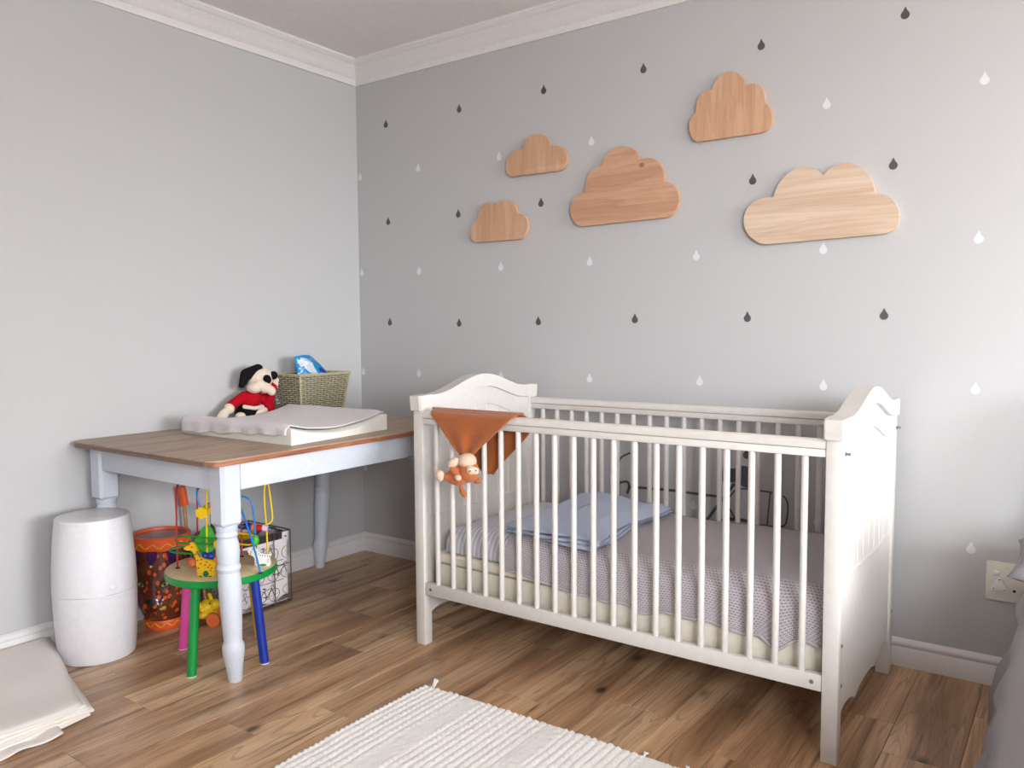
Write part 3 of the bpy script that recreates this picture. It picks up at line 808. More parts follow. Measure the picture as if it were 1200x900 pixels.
# mauve knitted blanket over the top and front
bx0, bx1 = 1.432, xb - 0.010
def hem_z(x):
    t = (x - bx0) / (bx1 - bx0)
    z = 0.325 - 0.030 * sstep(0.0, 0.30, t) - 0.014 * t
    z += 0.010 * math.sin(t * 21 + 0.6) * sstep(0.35, 0.6, t) + 0.006 * math.sin(t * 47) * sstep(0.3, 0.5, t)
    z -= 0.024 * math.exp(-((x - 2.352) / 0.028) ** 2) - 0.014 * math.exp(-((x - 2.23) / 0.03) ** 2)
    return z
def blanket(u, v):
    x = bx0 + (bx1 - bx0) * u
    Lt, Lf = 0.590, 0.11
    s = v * (Lt + Lf + 0.03)          # from the back edge to the hem
    yb, yf = -0.118, -0.700
    top = 0.436 + 0.004 * noise.noise((x * 6, s * 6, 3)) + 0.003 * math.sin(x * 9)
    if s < Lt - 0.02:
        y = yb - s * (yb - yf) / Lt; z = top
    else:
        q = (s - (Lt - 0.02)) / (Lf + 0.05)
        a = min(1, q / 0.42)
        z1 = hem_z(x)
        y0 = yb - (Lt - 0.02) * (yb - yf) / Lt
        ripple = (0.0055 * math.sin(x * 58 + 1.3 * math.sin(x * 9)) + 0.004 * math.sin(x * 23)) * sstep(0.25, 1, q)
        y = y0 - 0.057 * math.sin(a * PI / 2) - 0.006 * q + ripple * 0.7
        z = top - (top - z1) * (sstep(0, 1, q) * 0.4 + q * 0.6)
        y = max(y, -0.7525)
    if u < 0.06 : z -= 0.006 * (1 - u / 0.06)
    return (x, y, z)
bm = NB(); grid(bm, 150, 60, blanket, uv=lambda u, v: (u * (bx1 - bx0), v * 0.73))
bl = finish('knitted_blanket', bm, M['knit'], angle=180, loc=(1.94, YC, 0.43)); solidify(bl, 0.004, -1)
tag(bl, 'mauve grey cellular knitted blanket hanging over the front of the crib mattress', 'blanket')
hp = [blanket(i / 150, 0.995) for i in range(151)]
finish('hem', tube(NB(), [(a, b - 0.001, c) for a, b, c in hp], 0.0045, 6), M['knit_hem'], bl)
finish('hem', tube(NB(), [tuple(Vector(blanket(0.0, j / 60)) + Vector((0, 0, 0.001))) for j in range(61)], 0.004, 6), M['knit_hem'], bl)
# pale blue folded blanket
A, B, C, D = Vector((1.405, -0.69, 0)), Vector((1.765, -0.735, 0)), Vector((1.755, -0.150, 0)), Vector((1.375, -0.135, 0))
def fold(zoff, sh, hump):
    def f(u, v):
        p = (A * (1 - u) + B * u) * (1 - v) + (D * (1 - u) + C * u) * v
        e = min(u, 1 - u, v, 1 - v)
        p.x += 0.016 * math.sin(v * 7 + sh) * (1 if u > .5 else -0.6) + sh * 0.006
        p.y += 0.012 * math.sin(u * 6 + sh * 2)
        z = zoff + hump * sstep(0, 0.35, v) * sstep(0, 0.16, e) + 0.010 * noise.noise((u * 2.6, v * 2.6, sh)) * sstep(0, 0.1, e)
        z += 0.007 * math.sin(u * 9 + v * 5) * sstep(0, 0.12, e)
        z -= 0.006 * (1 - sstep(0, 0.07, e))
        return (p.x, p.y, z)
    return f
fb = thing('folded_blanket', 'pale blue cotton blanket folded and rumpled on the crib mattress', 'blanket', (1.58, -0.42, 0.44))
for i, (zo, shf, hu) in enumerate(((0.449, 0.0, 0.004), (0.460, 0.9, 0.008), (0.472, 1.7, 0.028))):
    bm = NB(); grid(bm, 44, 44, fold(zo, shf, hu))
    o = finish('fold', bm, M['blue_cloth'], fb, angle=180); solidify(o, 0.006)

# ---------------------------------------------------------------- monkey comforter over the front rail
cf = thing('monkey_comforter', 'rust brown comforter blanket with a plush monkey head, hung over the front crib rail', 'soft toy', (1.33, -0.79, 0.70))
XL, XRr = 1.150, 1.532
def cloth_front(u, v):
    # v 0 on the rail top .. 1 at the gathered tip in front
    xl = XL + (1.312 - XL) * v ** 0.97; xr = XRr + (1.348 - XRr) * v ** 0.95
    x = xl + (xr - xl) * u
    z = 0.8585 - 0.158 * v - 0.004 * math.sin(u * PI) * (1 - v)
    w = math.sin(PI * u)
    y = -0.783 - 0.014 * sstep(0, 0.12, v) - 0.012 * v + 0.010 * math.sin(u * 11 + 0.7) * sstep(0.15, 0.8, v) * w - 0.004 * math.sin(u * 5 + v * 3) * v
    if v < 0.12: y = -0.768 - 0.029 * sstep(0, 0.12, v)
    return (x, y, z)
def cloth_back(u, v):
    # hangs inside the crib: full width of the square then narrowing to its own corner
    wd = 1 + 0.08 * sstep(0, 0.28, v)
    k2 = sstep(0, 1, max(0, (v - 0.27) / 0.73)) * 0.2 + max(0, (v - 0.27) / 0.73) * 0.8
    xl = XL - 0.004 + (1.352 - XL) * k2; xr = XRr + 0.012 * sstep(0, 0.28, v) + (1.372 - XRr) * k2
    x = xl + (xr - xl) * u
    z = 0.8585 - 0.218 * v
    y = -0.768 + 0.028 * sstep(0, 0.12, v) + 0.004 + 0.006 * math.sin(u * 9) * v
    return (x, y, z)
bm = NB(); grid(bm, 40, 36, cloth_front); o = finish('front_flap', bm, M['rust'], cf, angle=180); solidify(o, 0.004, 1)
bm = NB(); grid(bm, 40, 30, cloth_back); o = finish('back_flap', bm, M['rust'], cf, angle=180); solidify(o, 0.004, -1)
R_ = Vector((0.81, 0.58, 0)); FW = Vector((0.58, -0.81, 0)); UPV = Vector((0, 0, 1))
HC_ = Vector((1.352, -0.828, 0.668))
def mk(a, b, c, base=HC_): return tuple(base + R_ * a + UPV * b + FW * c)
bm = NB(); ell(bm, mk(0.004, -0.008, 0), (0.036, 0.036, 0.037)); ell(bm, mk(0.002, 0.006, 0), (0.033, 0.033, 0.036))
remesh(finish('head', bm, M['rust_plush'], cf, angle=180), 0.004)
bm = NB(); ell(bm, mk(-0.001, 0.029, 0.003), (0.033, 0.033, 0.027)); remesh(finish('muzzle', bm, M['beigeplush'], cf, angle=180), 0.004)
bm = NB(); ell(bm, mk(0.012, 0.002, 0.026), (0.020, 0.015, 0.016)); ell(bm, mk(0.027, -0.002, 0.020), (0.013, 0.013, 0.014))
remesh(finish('face_mask', bm, M['beigeplush'], cf, angle=180), 0.003, 2)
for a, c in ((0.009, 0.040), (0.028, 0.032)):
    bm = NB(); ell(bm, mk(a, 0.004, c), 0.0062); e = finish('eye', bm, M['eye_w'], cf, angle=180)
    bm = NB(); ell(bm, mk(a + 0.001, 0.003, c + 0.004), 0.0036); finish('pupil', bm, M['eye_b'], e, angle=180)
bm = NB(); limb(bm, mk(-0.036, -0.008, 0.0), mk(-0.05, -0.026, -0.006), 0.022, 0.024); ell(bm, mk(-0.032, -0.034, -0.004), (0.034, 0.026, 0.021))
limb(bm, mk(-0.052, -0.028, 0.0), mk(-0.082, -0.022, 0), 0.014, 0.011)
remesh(finish('body', bm, M['rust_plush'], cf, angle=180), 0.004)
bm = NB(); ell(bm, mk(-0.046, 0.024, 0.010), (0.024, 0.016, 0.015), (0, math.radians(-38), 0.6)); finish('ear', bm, M['beigeplush'], cf, angle=180)
bm = NB(); ell(bm, mk(0.030, -0.040, -0.014), (0.014, 0.010, 0.012)); finish('ear', bm, M['rust_plush'], cf, angle=180)
bm = NB(); limb(bm, mk(-0.048, 0.004, 0.016), mk(-0.030, -0.020, 0.024), 0.012, 0.010); remesh(finish('arm', bm, M['rust_plush'], cf, angle=180), 0.003, 2)
bm = NB(); ell(bm, mk(-0.030, -0.022, 0.030), (0.013, 0.010, 0.010)); finish('hand', bm, M['beigeplush'], cf, angle=180)
bm = NB(); ell(bm, mk(-0.092, -0.020, 0.0), (0.017, 0.015, 0.019)); finish('foot', bm, M['beigeplush'], cf, angle=180)
bm = NB(); tube(bm, [mk(-0.026, -0.050, 0), mk(-0.020, -0.066, 0.003), mk(-0.013, -0.080, 0.004)], lambda t: 0.005 + 0.004 * t, 8, smooth=3); ell(bm, mk(-0.011, -0.083, 0.004), (0.010, 0.009, 0.012)); ell(bm, mk(-0.022, -0.074, 0.002), (0.007, 0.007, 0.009))
remesh(finish('tail', bm, M['rust_plush'], cf, angle=180), 0.003, 2)

# ================================================================== TABLE
TX0, TX1, TY0, TY1, TZ = 0.006, 0.866, -1.460, -0.215, 0.736
tb = thing('changing_table', 'old farmhouse table with worn brown top and white turned legs', 'table', ((TX0 + TX1) / 2, (TY0 + TY1) / 2, 0))
def rrect(x0, x1, y0, y1, r, n=6):
    pts = []
    for cx, cy, a0 in ((x1 - r, y1 - r, 0), (x0 + r, y1 - r, 90), (x0 + r, y0 + r, 180), (x1 - r, y0 + r, 270)):
        for i in range(n + 1):
            a = math.radians(a0 + 90 * i / n); pts.append((cx + r * math.cos(a), cy + r * math.sin(a)))
    return pts
bm = NB(); prism(bm, rrect(TX0, TX1, TY0, TY1, 0.045), lambda a, b, d: (a, b, d), TZ - 0.005, TZ, bevel=0.002)
finish('tabletop', bm, M['tabletop'], tb)
bm = NB(); prism(bm, rrect(TX0 - 0.001, TX1 + 0.001, TY0 - 0.001, TY1 + 0.001, 0.046), lambda a, b, d: (a, b, d), TZ - 0.0195, TZ - 0.004)
for f in bm.faces:
    n = f.normal
    c = f.calc_center_median()
    if c.y < TY0 + 0.03 and c.x < TX1 - 0.02: f.material_index = 1
eo = finish('edge_moulding', bm, [M['tableedge'], M['edge_dark']], tb); eo['label'] = 'chipped reddish brown edge of the top'
LEGP = [(0.0205, 0.0), (0.0225, 0.006), (0.027, 0.05), (0.033, 0.085), (0.0355, 0.105), (0.0345, 0.122), (0.030, 0.132), (0.0285, 0.136), (0.0295, 0.15), (0.0345, 0.26), (0.0365, 0.32), (0.0352, 0.355), (0.0325, 0.366), (0.0355, 0.372), (0.0378, 0.380), (0.0355, 0.389), (0.0325, 0.393), (0.0345, 0.405), (0.0368, 0.43), (0.0358, 0.455), (0.0318, 0.472), (0.0290, 0.478), (0.0325, 0.482), (0.0345, 0.488), (0.0325, 0.494), (0.0315, 0.499), (0.0335, 0.503), (0.034, 0.520)]
def leg(cx, cy, fx, fy):
    sx, sy = (cx - fx) / 0.52, (cy - fy) / 0.52
    bm = NB(); lathe(bm, LEGP, (fx, fy, 0), 28, (sx, sy))
    o = finish('leg', bm, M['table_paint'], tb, angle=25)
    h = 0.037
    bm = NB()
    bx = box(bm, (cx - h, cy - h, 0.512), (cx + h, cy + h, 0.716))
    es = [e for e in bm.edges if abs(e.verts[0].co.z - e.verts[1].co.z) < 1e-5 and e.verts[0].co.z < 0.6]
    bmesh.ops.bevel(bm, geom=es, offset=0.016, segments=1, affect='EDGES')
    es = [e for e in bm.edges if abs(e.verts[0].co.z - e.verts[1].co.z) > 0.1]
    bmesh.ops.bevel(bm, geom=es, offset=0.010, segments=1, affect='EDGES')
    finish('leg_block', bm, M['table_paint'], o, angle=20)
LX0, LX1, LY0, LY1 = 0.078, 0.810, -1.374, -0.29
leg(LX1, LY0, 0.797, -1.350); leg(LX0, LY0, 0.074, -1.370); leg(LX0 - 0.022, LY1 - 0.02, 0.052, -0.345); leg(LX1, LY1, 0.80, -0.30)
az0, az1 = 0.630, 0.7165
for nm, c0, c1 in (('apron', (LX0 + 0.035, LY0 - 0.028, az0), (LX1 - 0.035, LY0 - 0.008, az1)), ('apron', (LX0 + 0.04, LY1 + 0.006, az0), (LX1 - 0.04, LY1 + 0.028, az1)),
                   ('apron', (LX1 + 0.012, LY0 + 0.035, az0), (LX1 + 0.033, LY1 - 0.035, az1)), ('apron', (LX0 - 0.034, LY0 + 0.035, az0), (LX0 - 0.012, LY1 - 0.05, az1))):
    finish(nm, box(NB(), c0, c1, 0.0015), M['table_paint'], tb)

# ---------------------------------------------------------------- contoured changing mat and towel
MX0, MX1, MY0, MY1 = 0.155, 0.795, -1.098, -0.592
def mat_h(y):
    t = (y - MY0) / (MY1 - MY0)
    h = 0.030 + 0.036 * (abs(2 * t - 1) ** 2.2)
    h += 0.004 * sstep(0.5, 1, t)
    return h
def mat_pt(u, v, lift=0.0):
    x = MX0 + (MX1 - MX0) * u; y = MY0 + (MY1 - MY0) * v
    x -= 0.050 * v * (u - 0.2)
    e = min(u * (MX1 - MX0), (1 - u) * (MX1 - MX0), v * 0.55, (1 - v) * 0.55)
    z = TZ + mat_h(MY0 + (MY1 - MY0) * v) - 0.008 * (1 - sstep(0, 0.02, e)) + lift
    return (x, y, z)
bm = NB(); n1, n2 = 40, 40
V = grid(bm, n1, n2, lambda u, v: mat_pt(u, v))
loop = [V[0][i] for i in range(n1 + 1)] + [V[j][n1] for j in range(1, n2 + 1)] + [V[n2][i] for i in range(n1 - 1, -1, -1)] + [V[j][0] for j in range(n2 - 1, 0, -1)]
low = [bm.verts.new((v.co.x, v.co.y, TZ + 0.0005)) for v in loop]
for i in range(len(loop)):
    j = (i + 1) % len(loop); bm.faces.new((loop[i], low[i], low[j], loop[j]))
bm.faces.new(low)
mo = finish('changing_mat', bm, M['vinyl'], loc=(0.47, -0.82, TZ), angle=40)
tag(mo, 'cream vinyl contoured changing mat on the wooden table', 'changing mat')
def towel(u, v):
    # v: 0 = hem hanging over the near side, then across the mat
    s = v * 0.66
    uu = 0.006 + 0.968 * u
    wob = 0.012 * math.sin(v * 9) * (u > 0.5) * u
    if s < 0.07:
        q = s / 0.07
        x, y, z = mat_pt(uu - wob * 0.3, 0.0)
        y = MY0 - 0.007 - 0.004 * math.sin(u * 40) * (1 - q) - 0.003 * math.sin(u * 17)
        lowz = TZ + 0.006 + 0.030 * u + 0.003 * math.sin(u * 26)
        z = lowz + (z + 0.004 - lowz) * min(1, q * 1.08)
        y += 0.010 * sstep(0.75, 1, q)
    else:
        t = (s - 0.07) / 0.59
        x, y, z = mat_pt(uu - 0.06 * u * math.sin(PI * t) * 0.6, min(0.992, 0.02 + t * 0.972))
        z += 0.0075 + 0.003 * noise.noise((u * 5, t * 5, 1))
        y -= 0.0
        if t < 0.05: y -= 0.004 * (1 - t / 0.05)
    if u > 0.97: z -= 0.003
    return (x, y, z)
bm = NB(); grid(bm, 70, 70, towel)
to = finish('towel', bm, M['towel'], loc=(0.47, -0.85, TZ + 0.03), angle=180); solidify(to, 0.005, 1)
tag(to, 'pale pinkish grey terry towel spread over the changing mat', 'towel')

# ---------------------------------------------------------------- plush dog
dg = thing('plush_dog', 'black and white plush dog in a red jacket sitting against the wall by the basket', 'soft toy', (0.085, -0.745, TZ))
def blob(name, mat, parts, vox=0.004, it=3, parent=dg):
    bm = NB()
    for p in parts:
        if p[0] == 'e': ell(bm, p[1], p[2], p[3] if len(p) > 3 else None)
        else: limb(bm, p[1], p[2], p[3], p[4])
    return remesh(finish(name, bm, mat, parent, angle=180), vox, it)
blob('trousers', M['blackfur'], [('e', (0.088, -0.752, 0.780), (0.050, 0.058, 0.042)), ('l', (0.09, -0.775, 0.765), (0.105, -0.80, 0.757), 0.022, 0.018), ('l', (0.09, -0.72, 0.765), (0.108, -0.70, 0.757), 0.022, 0.018)])
blob('jacket', M['redfelt'], [('e', (0.085, -0.738, 0.836), (0.044, 0.054, 0.036)), ('e', (0.085, -0.728, 0.852), (0.040, 0.042, 0.026)), ('l', (0.085, -0.768, 0.852), (0.075, -0.826, 0.818), 0.023, 0.020),
                           ('l', (0.098, -0.676, 0.838), (0.122, -0.664, 0.800), 0.022, 0.024), ('l', (0.122, -0.664, 0.836), (0.112, -0.632, 0.892), 0.020, 0.020)])
blob('jacket_trim', M['creamfur'], [('l', (0.118, -0.792, 0.812), (0.132, -0.752, 0.803), 0.009, 0.009), ('l', (0.132, -0.752, 0.803), (0.124, -0.705, 0.806), 0.009, 0.009)], 0.003, 2)
blob('cuff', M['creamfur'], [('e', (0.078, -0.838, 0.806), (0.024, 0.022, 0.023), (0.5, 0, 0))], 0.003, 2)
blob('paw', M['creamfur'], [('l', (0.078, -0.848, 0.798), (0.086, -0.874, 0.782), 0.018, 0.021), ('e', (0.090, -0.882, 0.774), (0.024, 0.024, 0.019))])
blob('foot', M['creamfur'], [('e', (0.126, -0.818, 0.772), (0.024, 0.023, 0.020))])
blob('foot', M['creamfur'], [('l', (0.124, -0.752, 0.775), (0.128, -0.700, 0.788), 0.014, 0.017)])
blob('head', M['creamfur'], [('e', (0.098, -0.694, 0.926), (0.050, 0.058, 0.052)), ('e', (0.110, -0.732, 0.890), (0.038, 0.034, 0.026)), ('l', (0.130, -0.722, 0.902), (0.160, -0.690, 0.880), 0.026, 0.019), ('e', (0.163, -0.684, 0.873), (0.018, 0.019, 0.020))])
blob('mouth', M['pink'], [('l', (0.146, -0.722, 0.876), (0.150, -0.708, 0.868), 0.005, 0.005)], 0.002, 1)
blob('ear', M['blackfur'], [('l', (0.104, -0.706, 0.968), (0.094, -0.758, 0.946), 0.022, 0.027), ('l', (0.090, -0.764, 0.936), (0.086, -0.778, 0.902), 0.022, 0.014)])
blob('ear', M['blackfur'], [('l', (0.085, -0.650, 0.925), (0.095, -0.643, 0.860), 0.013, 0.015)])
blob('eye_patch', M['blackfur'], [('e', (0.146, -0.692, 0.924), (0.013, 0.027, 0.0195), (math.radians(-20), 0, 0.35))], 0.003, 2)
blob('eye_patch', M['blackfur'], [('e', (0.130, -0.646, 0.938), (0.018, 0.021, 0.018), (math.radians(30), 0, 0.9))], 0.003, 2)
blob('paw', M['creamfur'], [('l', (0.116, -0.632, 0.885), (0.116, -0.626, 0.916), 0.016, 0.016), ('l', (0.106, -0.622, 0.885), (0.110, -0.632, 0.860), 0.012, 0.011)])

# ---------------------------------------------------------------- seagrass basket, wipes, muslin
bs = thing('seagrass_basket', 'pale green seagrass basket with tapering sides on the table by the wall', 'basket', (0.145, -0.465, TZ))
BX0, BX1, BY0, BY1, BZ1 = 0.040, 0.256, -0.607, -0.318, 0.940
def bcorner(t, inset=0.0):
    k = 0.028 * (1 - t) + inset
    return [(BX0 + k * 0.4, BY0 + k), (BX1 - k, BY0 + k), (BX1 - k, BY1 - k), (BX0 + k * 0.4, BY1 - k)]
def weave_panel(i, name):
    rows, stakes = 22, 14 if i % 2 else 10
    bm = NB(); H = BZ1 - TZ - 0.008
    for r in range(rows):
        prev = None
        for c in range(stakes * 2 + 1):
            f = c / (stakes * 2)
            out = 0.0036 * math.cos(PI * c / 1.0 * 0.5 + PI * r) if True else 0
            ring = []
            for dz, do in ((-0.40, -0.0022), (0.0, 0.0022), (0.40, -0.0022)):
                t = clamp((r + 0.5 + dz) / rows)
                cs = bcorner(t); a, b = Vector(cs[i]), Vector(cs[(i + 1) % 4])
                p = a.lerp(b, f); d = (b - a).normalized(); nrm = Vector((d.y, -d.x))
                p = p + nrm * (out + do)
                ring.append(bm.verts.new((p.x, p.y, TZ + 0.004 + H * t)))
            if prev:
                for k in range(2): bm.faces.new((prev[k], ring[k], ring[k + 1], prev[k + 1]))
            prev = ring
    return finish(name, bm, M['weave'], bs, angle=60)
for i in range(4): weave_panel(i, 'woven_side')
bm = NB()
for i in range(4):
    a0, a1 = bcorner(0, 0.004), bcorner(1, 0.004)
    bm.faces.new([bm.verts.new((*a0[i], TZ + 0.004)), bm.verts.new((*a0[(i + 1) % 4], TZ + 0.004)), bm.verts.new((*a1[(i + 1) % 4], BZ1 - 0.004)), bm.verts.new((*a1[i], BZ1 - 0.004))])
bm.faces.new([bm.verts.new((*p, TZ + 0.003)) for p in bcorner(0, 0.004)])
o = finish('lining', bm, M['weave_in'], bs, smooth=False); solidify(o, 0.002, 0)
cs = bcorner(1, -0.001)
pts = []
for i in range(4):
    a, b = Vector(cs[i]), Vector(cs[(i + 1) % 4])
    for k in range(14): p = a.lerp(b, k / 14); pts.append((p.x, p.y, BZ1 - 0.001 + 0.0012 * math.sin(k * 2.4)))
finish('rim', tube(NB(), pts, 0.0052, 8, closed=True), M['seagrass_rim'], bs)
for i in range(4):
    a, b = bcorner(0)[i], bcorner(1)[i]
    finish('corner_stake', tube(NB(), [(*a, TZ + 0.004), (*b, BZ1)], 0.0042, 8), M['seagrass_rim'], bs)
# white muslin inside
def mus(u, v):
    x = 0.062 + 0.175 * u; y = -0.595 + 0.255 * v
    e = min(u, 1 - u, v, 1 - v)
    return (x, y, 0.905 + 0.030 * sstep(0, 0.2, e) + 0.010 * noise.noise((u * 4, v * 4, 2)))
bm = NB(); grid(bm, 20, 20, mus)
o = finish('muslin_cloth', bm, M['muslin'], loc=(0.15, -0.47, 0.90), angle=180); solidify(o, 0.10)
tag(o, 'white muslin cloth filling the seagrass basket up to its rim', 'cloth')
# blue wipes packet
wp = thing('wipes_packet', 'crumpled blue plastic wipes packet sticking out of the seagrass basket', 'packet', (0.15, -0.44, 0.90))
def pk(u, v, s):
    # soft pillow pack leaning: local u along length, v up
    e = min(u, 1 - u, v, 1 - v)
    th = 0.026 * sstep(0, 0.25, e)
    y = -0.530 + 0.195 * u
    topz = 1.008 + 0.014 * math.sin(u * 3.3 + 0.6) - 0.070 * sstep(0.38, 1.0, u)
    z = 0.905 + (topz - 0.905) * v
    y += 0.02 * (0.5 - v) * (0.5 - u)
    x = 0.135 + s * th + 0.008 * noise.noise((u * 5, v * 5, s)) + 0.012 * (1 - v)
    return (x, y, z)
for s, nm in ((1, 'front_film'), (-1, 'back_film')):
    bm = NB(); grid(bm, 30, 20, lambda u, v: pk(u, v, s)); finish(nm, bm, M['wipes_blue'], wp, angle=180)
def patch(nm, m, cu, cv, ru, rv, skew=0.0):
    bm = NB()
    def f(a, b):
        r = b; th = a * 2 * PI
        du = ru * r * math.cos(th); dv = rv * r * math.sin(th)
        p = pk(clamp(cu + du + skew * dv, 0.01, 0.99), clamp(cv + dv, 0.01, 0.99), 1)
        return (p[0] + 0.0009, p[1], p[2])
    grid(bm, 24, 5, f); finish(nm, bm, m, wp, angle=180)
patch('pale_print', M['wipes_pale'], 0.30, 0.52, 0.13, 0.40, -0.35)
patch('navy_print', M['navy'], 0.66, 0.55, 0.10, 0.14)
patch('teal_print', M['wipes_pale'], 0.12, 0.72, 0.05, 0.14)

# ================================================================== WHITE BIN
TCX, TCY = 0.203, -1.489
bn = thing('nappy_bin', 'white barrel-shaped plastic bin standing by the near table leg', 'bin', (TCX, TCY, 0))
BP = [(0.118, 0.0), (0.122, 0.003), (0.124, 0.012), (0.129, 0.08), (0.133, 0.16), (0.1345, 0.238)]
bm = NB(); lathe(bm, BP, (TCX, TCY, 0), 56); finish('body', bm, M['tub'], bn)
bm = NB(); lathe(bm, [(0.1335, 0.2385), (0.1353, 0.2395), (0.1350, 0.25), (0.1325, 0.33), (0.126, 0.42), (0.1185, 0.483)], (TCX, TCY, 0), 56)
finish('upper_body', bm, M['tub'], bn)
bm = NB(); lathe(bm, [(0.1165, 0.4825), (0.1185, 0.4835), (0.1185, 0.489), (0.1165, 0.493), (0.110, 0.4952), (0.06, 0.4965), (0.001, 0.497)], (TCX, TCY, 0), 56)
finish('lid', bm, M['tub'], bn)
# embossed latch: small oval button with a lip
an = math.atan2(-1.455 + 2.891 - 0, 0.19 - 3.006) + PI + 0.42
d = Vector((math.cos(an), math.sin(an), 0)); sd = Vector((-d.y, d.x, 0))
cpt = Vector((TCX, TCY, 0.262)) + d * 0.1335
bm = NB(); bmesh.ops.create_uvsphere(bm, u_segments=18, v_segments=10, radius=1, matrix=Matrix((( sd.x * 0.014, d.x * 0.0035, 0, cpt.x), (sd.y * 0.014, d.y * 0.0035, 0, cpt.y), (0, 0, 0.010, cpt.z), (0, 0, 0, 1))))
finish('button', bm, M['tub'], bn, angle=180)
pts = []
for i in range(20):
    a = an - 0.62 + 1.0 * i / 19
    z = 0.240 - 0.012 * math.exp(-((i - 12) / 4.0) ** 2)
    pts.append((TCX + 0.1345 * math.cos(a), TCY + 0.1345 * math.sin(a), z))
finish('latch_lip', tube(NB(), pts, 0.0028, 8, smooth=2), M['tub'], bn)

# ================================================================== FOLDED LINEN ON THE FLOOR
ln = thing('folded_linen', 'folded beige linen cloth with hemmed layers on the floor by the white bin', 'cloth', (0.33, -1.95, 0))
def layer(zb, zt, c, seed):
    a, b, cc, dd = [Vector(p) for p in c]         # wall-right, front-right, front-left, wall-left
    def f(u, v):
        p = (a * (1 - u) + dd * u) * (1 - v) + (b * (1 - u) + cc * u) * v
        e = min(u * 3, v, 1 - v)
        z = zt + 0.006 * noise.noise((p.x * 5, p.y * 4, seed)) + 0.012 * (1 - v) * 0.3 - 0.008 * (1 - sstep(0, 0.05, min(u * 2, 1 - v)))
        q = p + Vector((0.010 * math.sin(u * 9 + seed), 0.008 * math.sin(v * 6 + seed), 0)) * sstep(0.2, 1, v)
        return (q.x, q.y, z)
    return f
lay = [((0.020, -1.566), (0.650, -1.756), (0.64, -2.35), (0.020, -2.35), 0.047, 0.0),
       ((0.020, -1.570), (0.658, -1.750), (0.65, -2.35), (0.020, -2.35), 0.036, 2.0),
       ((0.020, -1.570), (0.662, -1.745), (0.66, -2.35), (0.020, -2.35), 0.026, 4.0),
       ((0.020, -1.570), (0.655, -1.742), (0.665, -2.35), (0.020, -2.35), 0.017, 6.0)]
for i, (a, b, c, d_, z, s) in enumerate(lay):
    f = layer(0, z, [(*a, 0), (*b, 0), (*c, 0), (*d_, 0)], s)
    bm = NB(); grid(bm, 26, 30, f); o = finish('fold', bm, M['linen'], ln, angle=180); solidify(o, 0.0075)
    finish('hem', tube(NB(), [tuple(Vector(f(k / 26, 1.0)) + Vector((0.001, 0, -0.0035))) for k in range(27)], 0.0046, 7), M['linen_edge'], ln)
# loose flap in front
def flap(u, v):
    x = 0.635 + 0.075 * v + 0.006 * math.sin(u * 25); y = -1.835 - 0.46 * u - 0.012 * v
    return (x, y, 0.0125 - 0.004 * v + 0.0035 * math.sin(u * 26 + v))
bm = NB(); grid(bm, 40, 8, flap); o = finish('flap', bm, M['linen'], ln, angle=180); solidify(o, 0.004)

# ================================================================== LEOPARD DRUM
DX, DY = 0.135, -1.196
dr = thing('leopard_drum', 'orange toy drum with a leopard face, purple pennants and little bells', 'toy drum', (DX, DY, 0))
fa = math.atan2(-0.854, 0.52) + 0.13
def dprof(z):
    K = [(0.0, 0.066), (0.04, 0.070), (0.06, 0.078), (0.10, 0.096), (0.15, 0.108), (0.20, 0.111), (0.25, 0.109), (0.29, 0.103), (0.315, 0.100)]
    for (z0, r0), (z1, r1) in zip(K, K[1:]):
        if z <= z1:
            t = (z - z0) / (z1 - z0); return r0 + (r1 - r0) * t
    return K[-1][1]
def dpt(a, z, o=0.0):
    da = (a - fa + PI) % (2 * PI) - PI
    r = dprof(z)
    # muzzle, chin, brow
    r += 0.021 * math.exp(-(da / 0.42) ** 2 - ((z - 0.105) / 0.030) ** 2)
    r += 0.010 * math.exp(-((abs(da) - 0.28) / 0.20) ** 2 - ((z - 0.105) / 0.026) ** 2)
    r += 0.012 * math.exp(-(da / 0.32) ** 2 - ((z - 0.060) / 0.015) ** 2)
    r += 0.010 * math.exp(-(da / 0.16) ** 2 - ((z - 0.165) / 0.05) ** 2)
    r -= 0.007 * math.exp(-((abs(da) - 0.40) / 0.16) ** 2 - ((z - 0.185) / 0.018) ** 2)
    r += o
    return (DX + r * math.cos(a), DY + r * math.sin(a), z)
bm = NB(); nA, nZ = 72, 44
rings = [[bm.verts.new(dpt(2 * PI * i / nA, 0.030 + 0.285 * j / nZ)) for i in range(nA)] for j in range(nZ + 1)]
for j in range(nZ):
    for i in range(nA):
        k = (i + 1) % nA; bm.faces.new((rings[j][i], rings[j][k], rings[j + 1][k], rings[j + 1][i]))
sh_ = finish('shell', bm, M['drumshell'], dr, angle=180); sh_['label'] = 'see-through brown shell with orange spots'
bm = NB(); lathe(bm, [(0.060, 0.0), (0.069, 0.0), (0.0705, 0.004), (0.0735, 0.033), (0.072, 0.036), (0.060, 0.036)], (DX, DY, 0), 56)
br = finish('base_ring', bm, M['drum_orange'], dr)
bm = NB(); lathe(bm, [(0.094, 0.311), (0.1035, 0.311), (0.1045, 0.314), (0.1075, 0.350), (0.1075, 0.357), (0.104, 0.3605), (0.097, 0.3605), (0.094, 0.356), (0.094, 0.311)], (DX, DY, 0), 56, cap=False)
rm = finish('rim', bm, M['drum_orange'], dr)
bm = NB(); lathe(bm, [(0.001, 0.3520), (0.05, 0.3520), (0.0945, 0.3520)], (DX, DY, 0), 56, cap=False); finish('drum_skin', bm, M['drumskin'], dr)
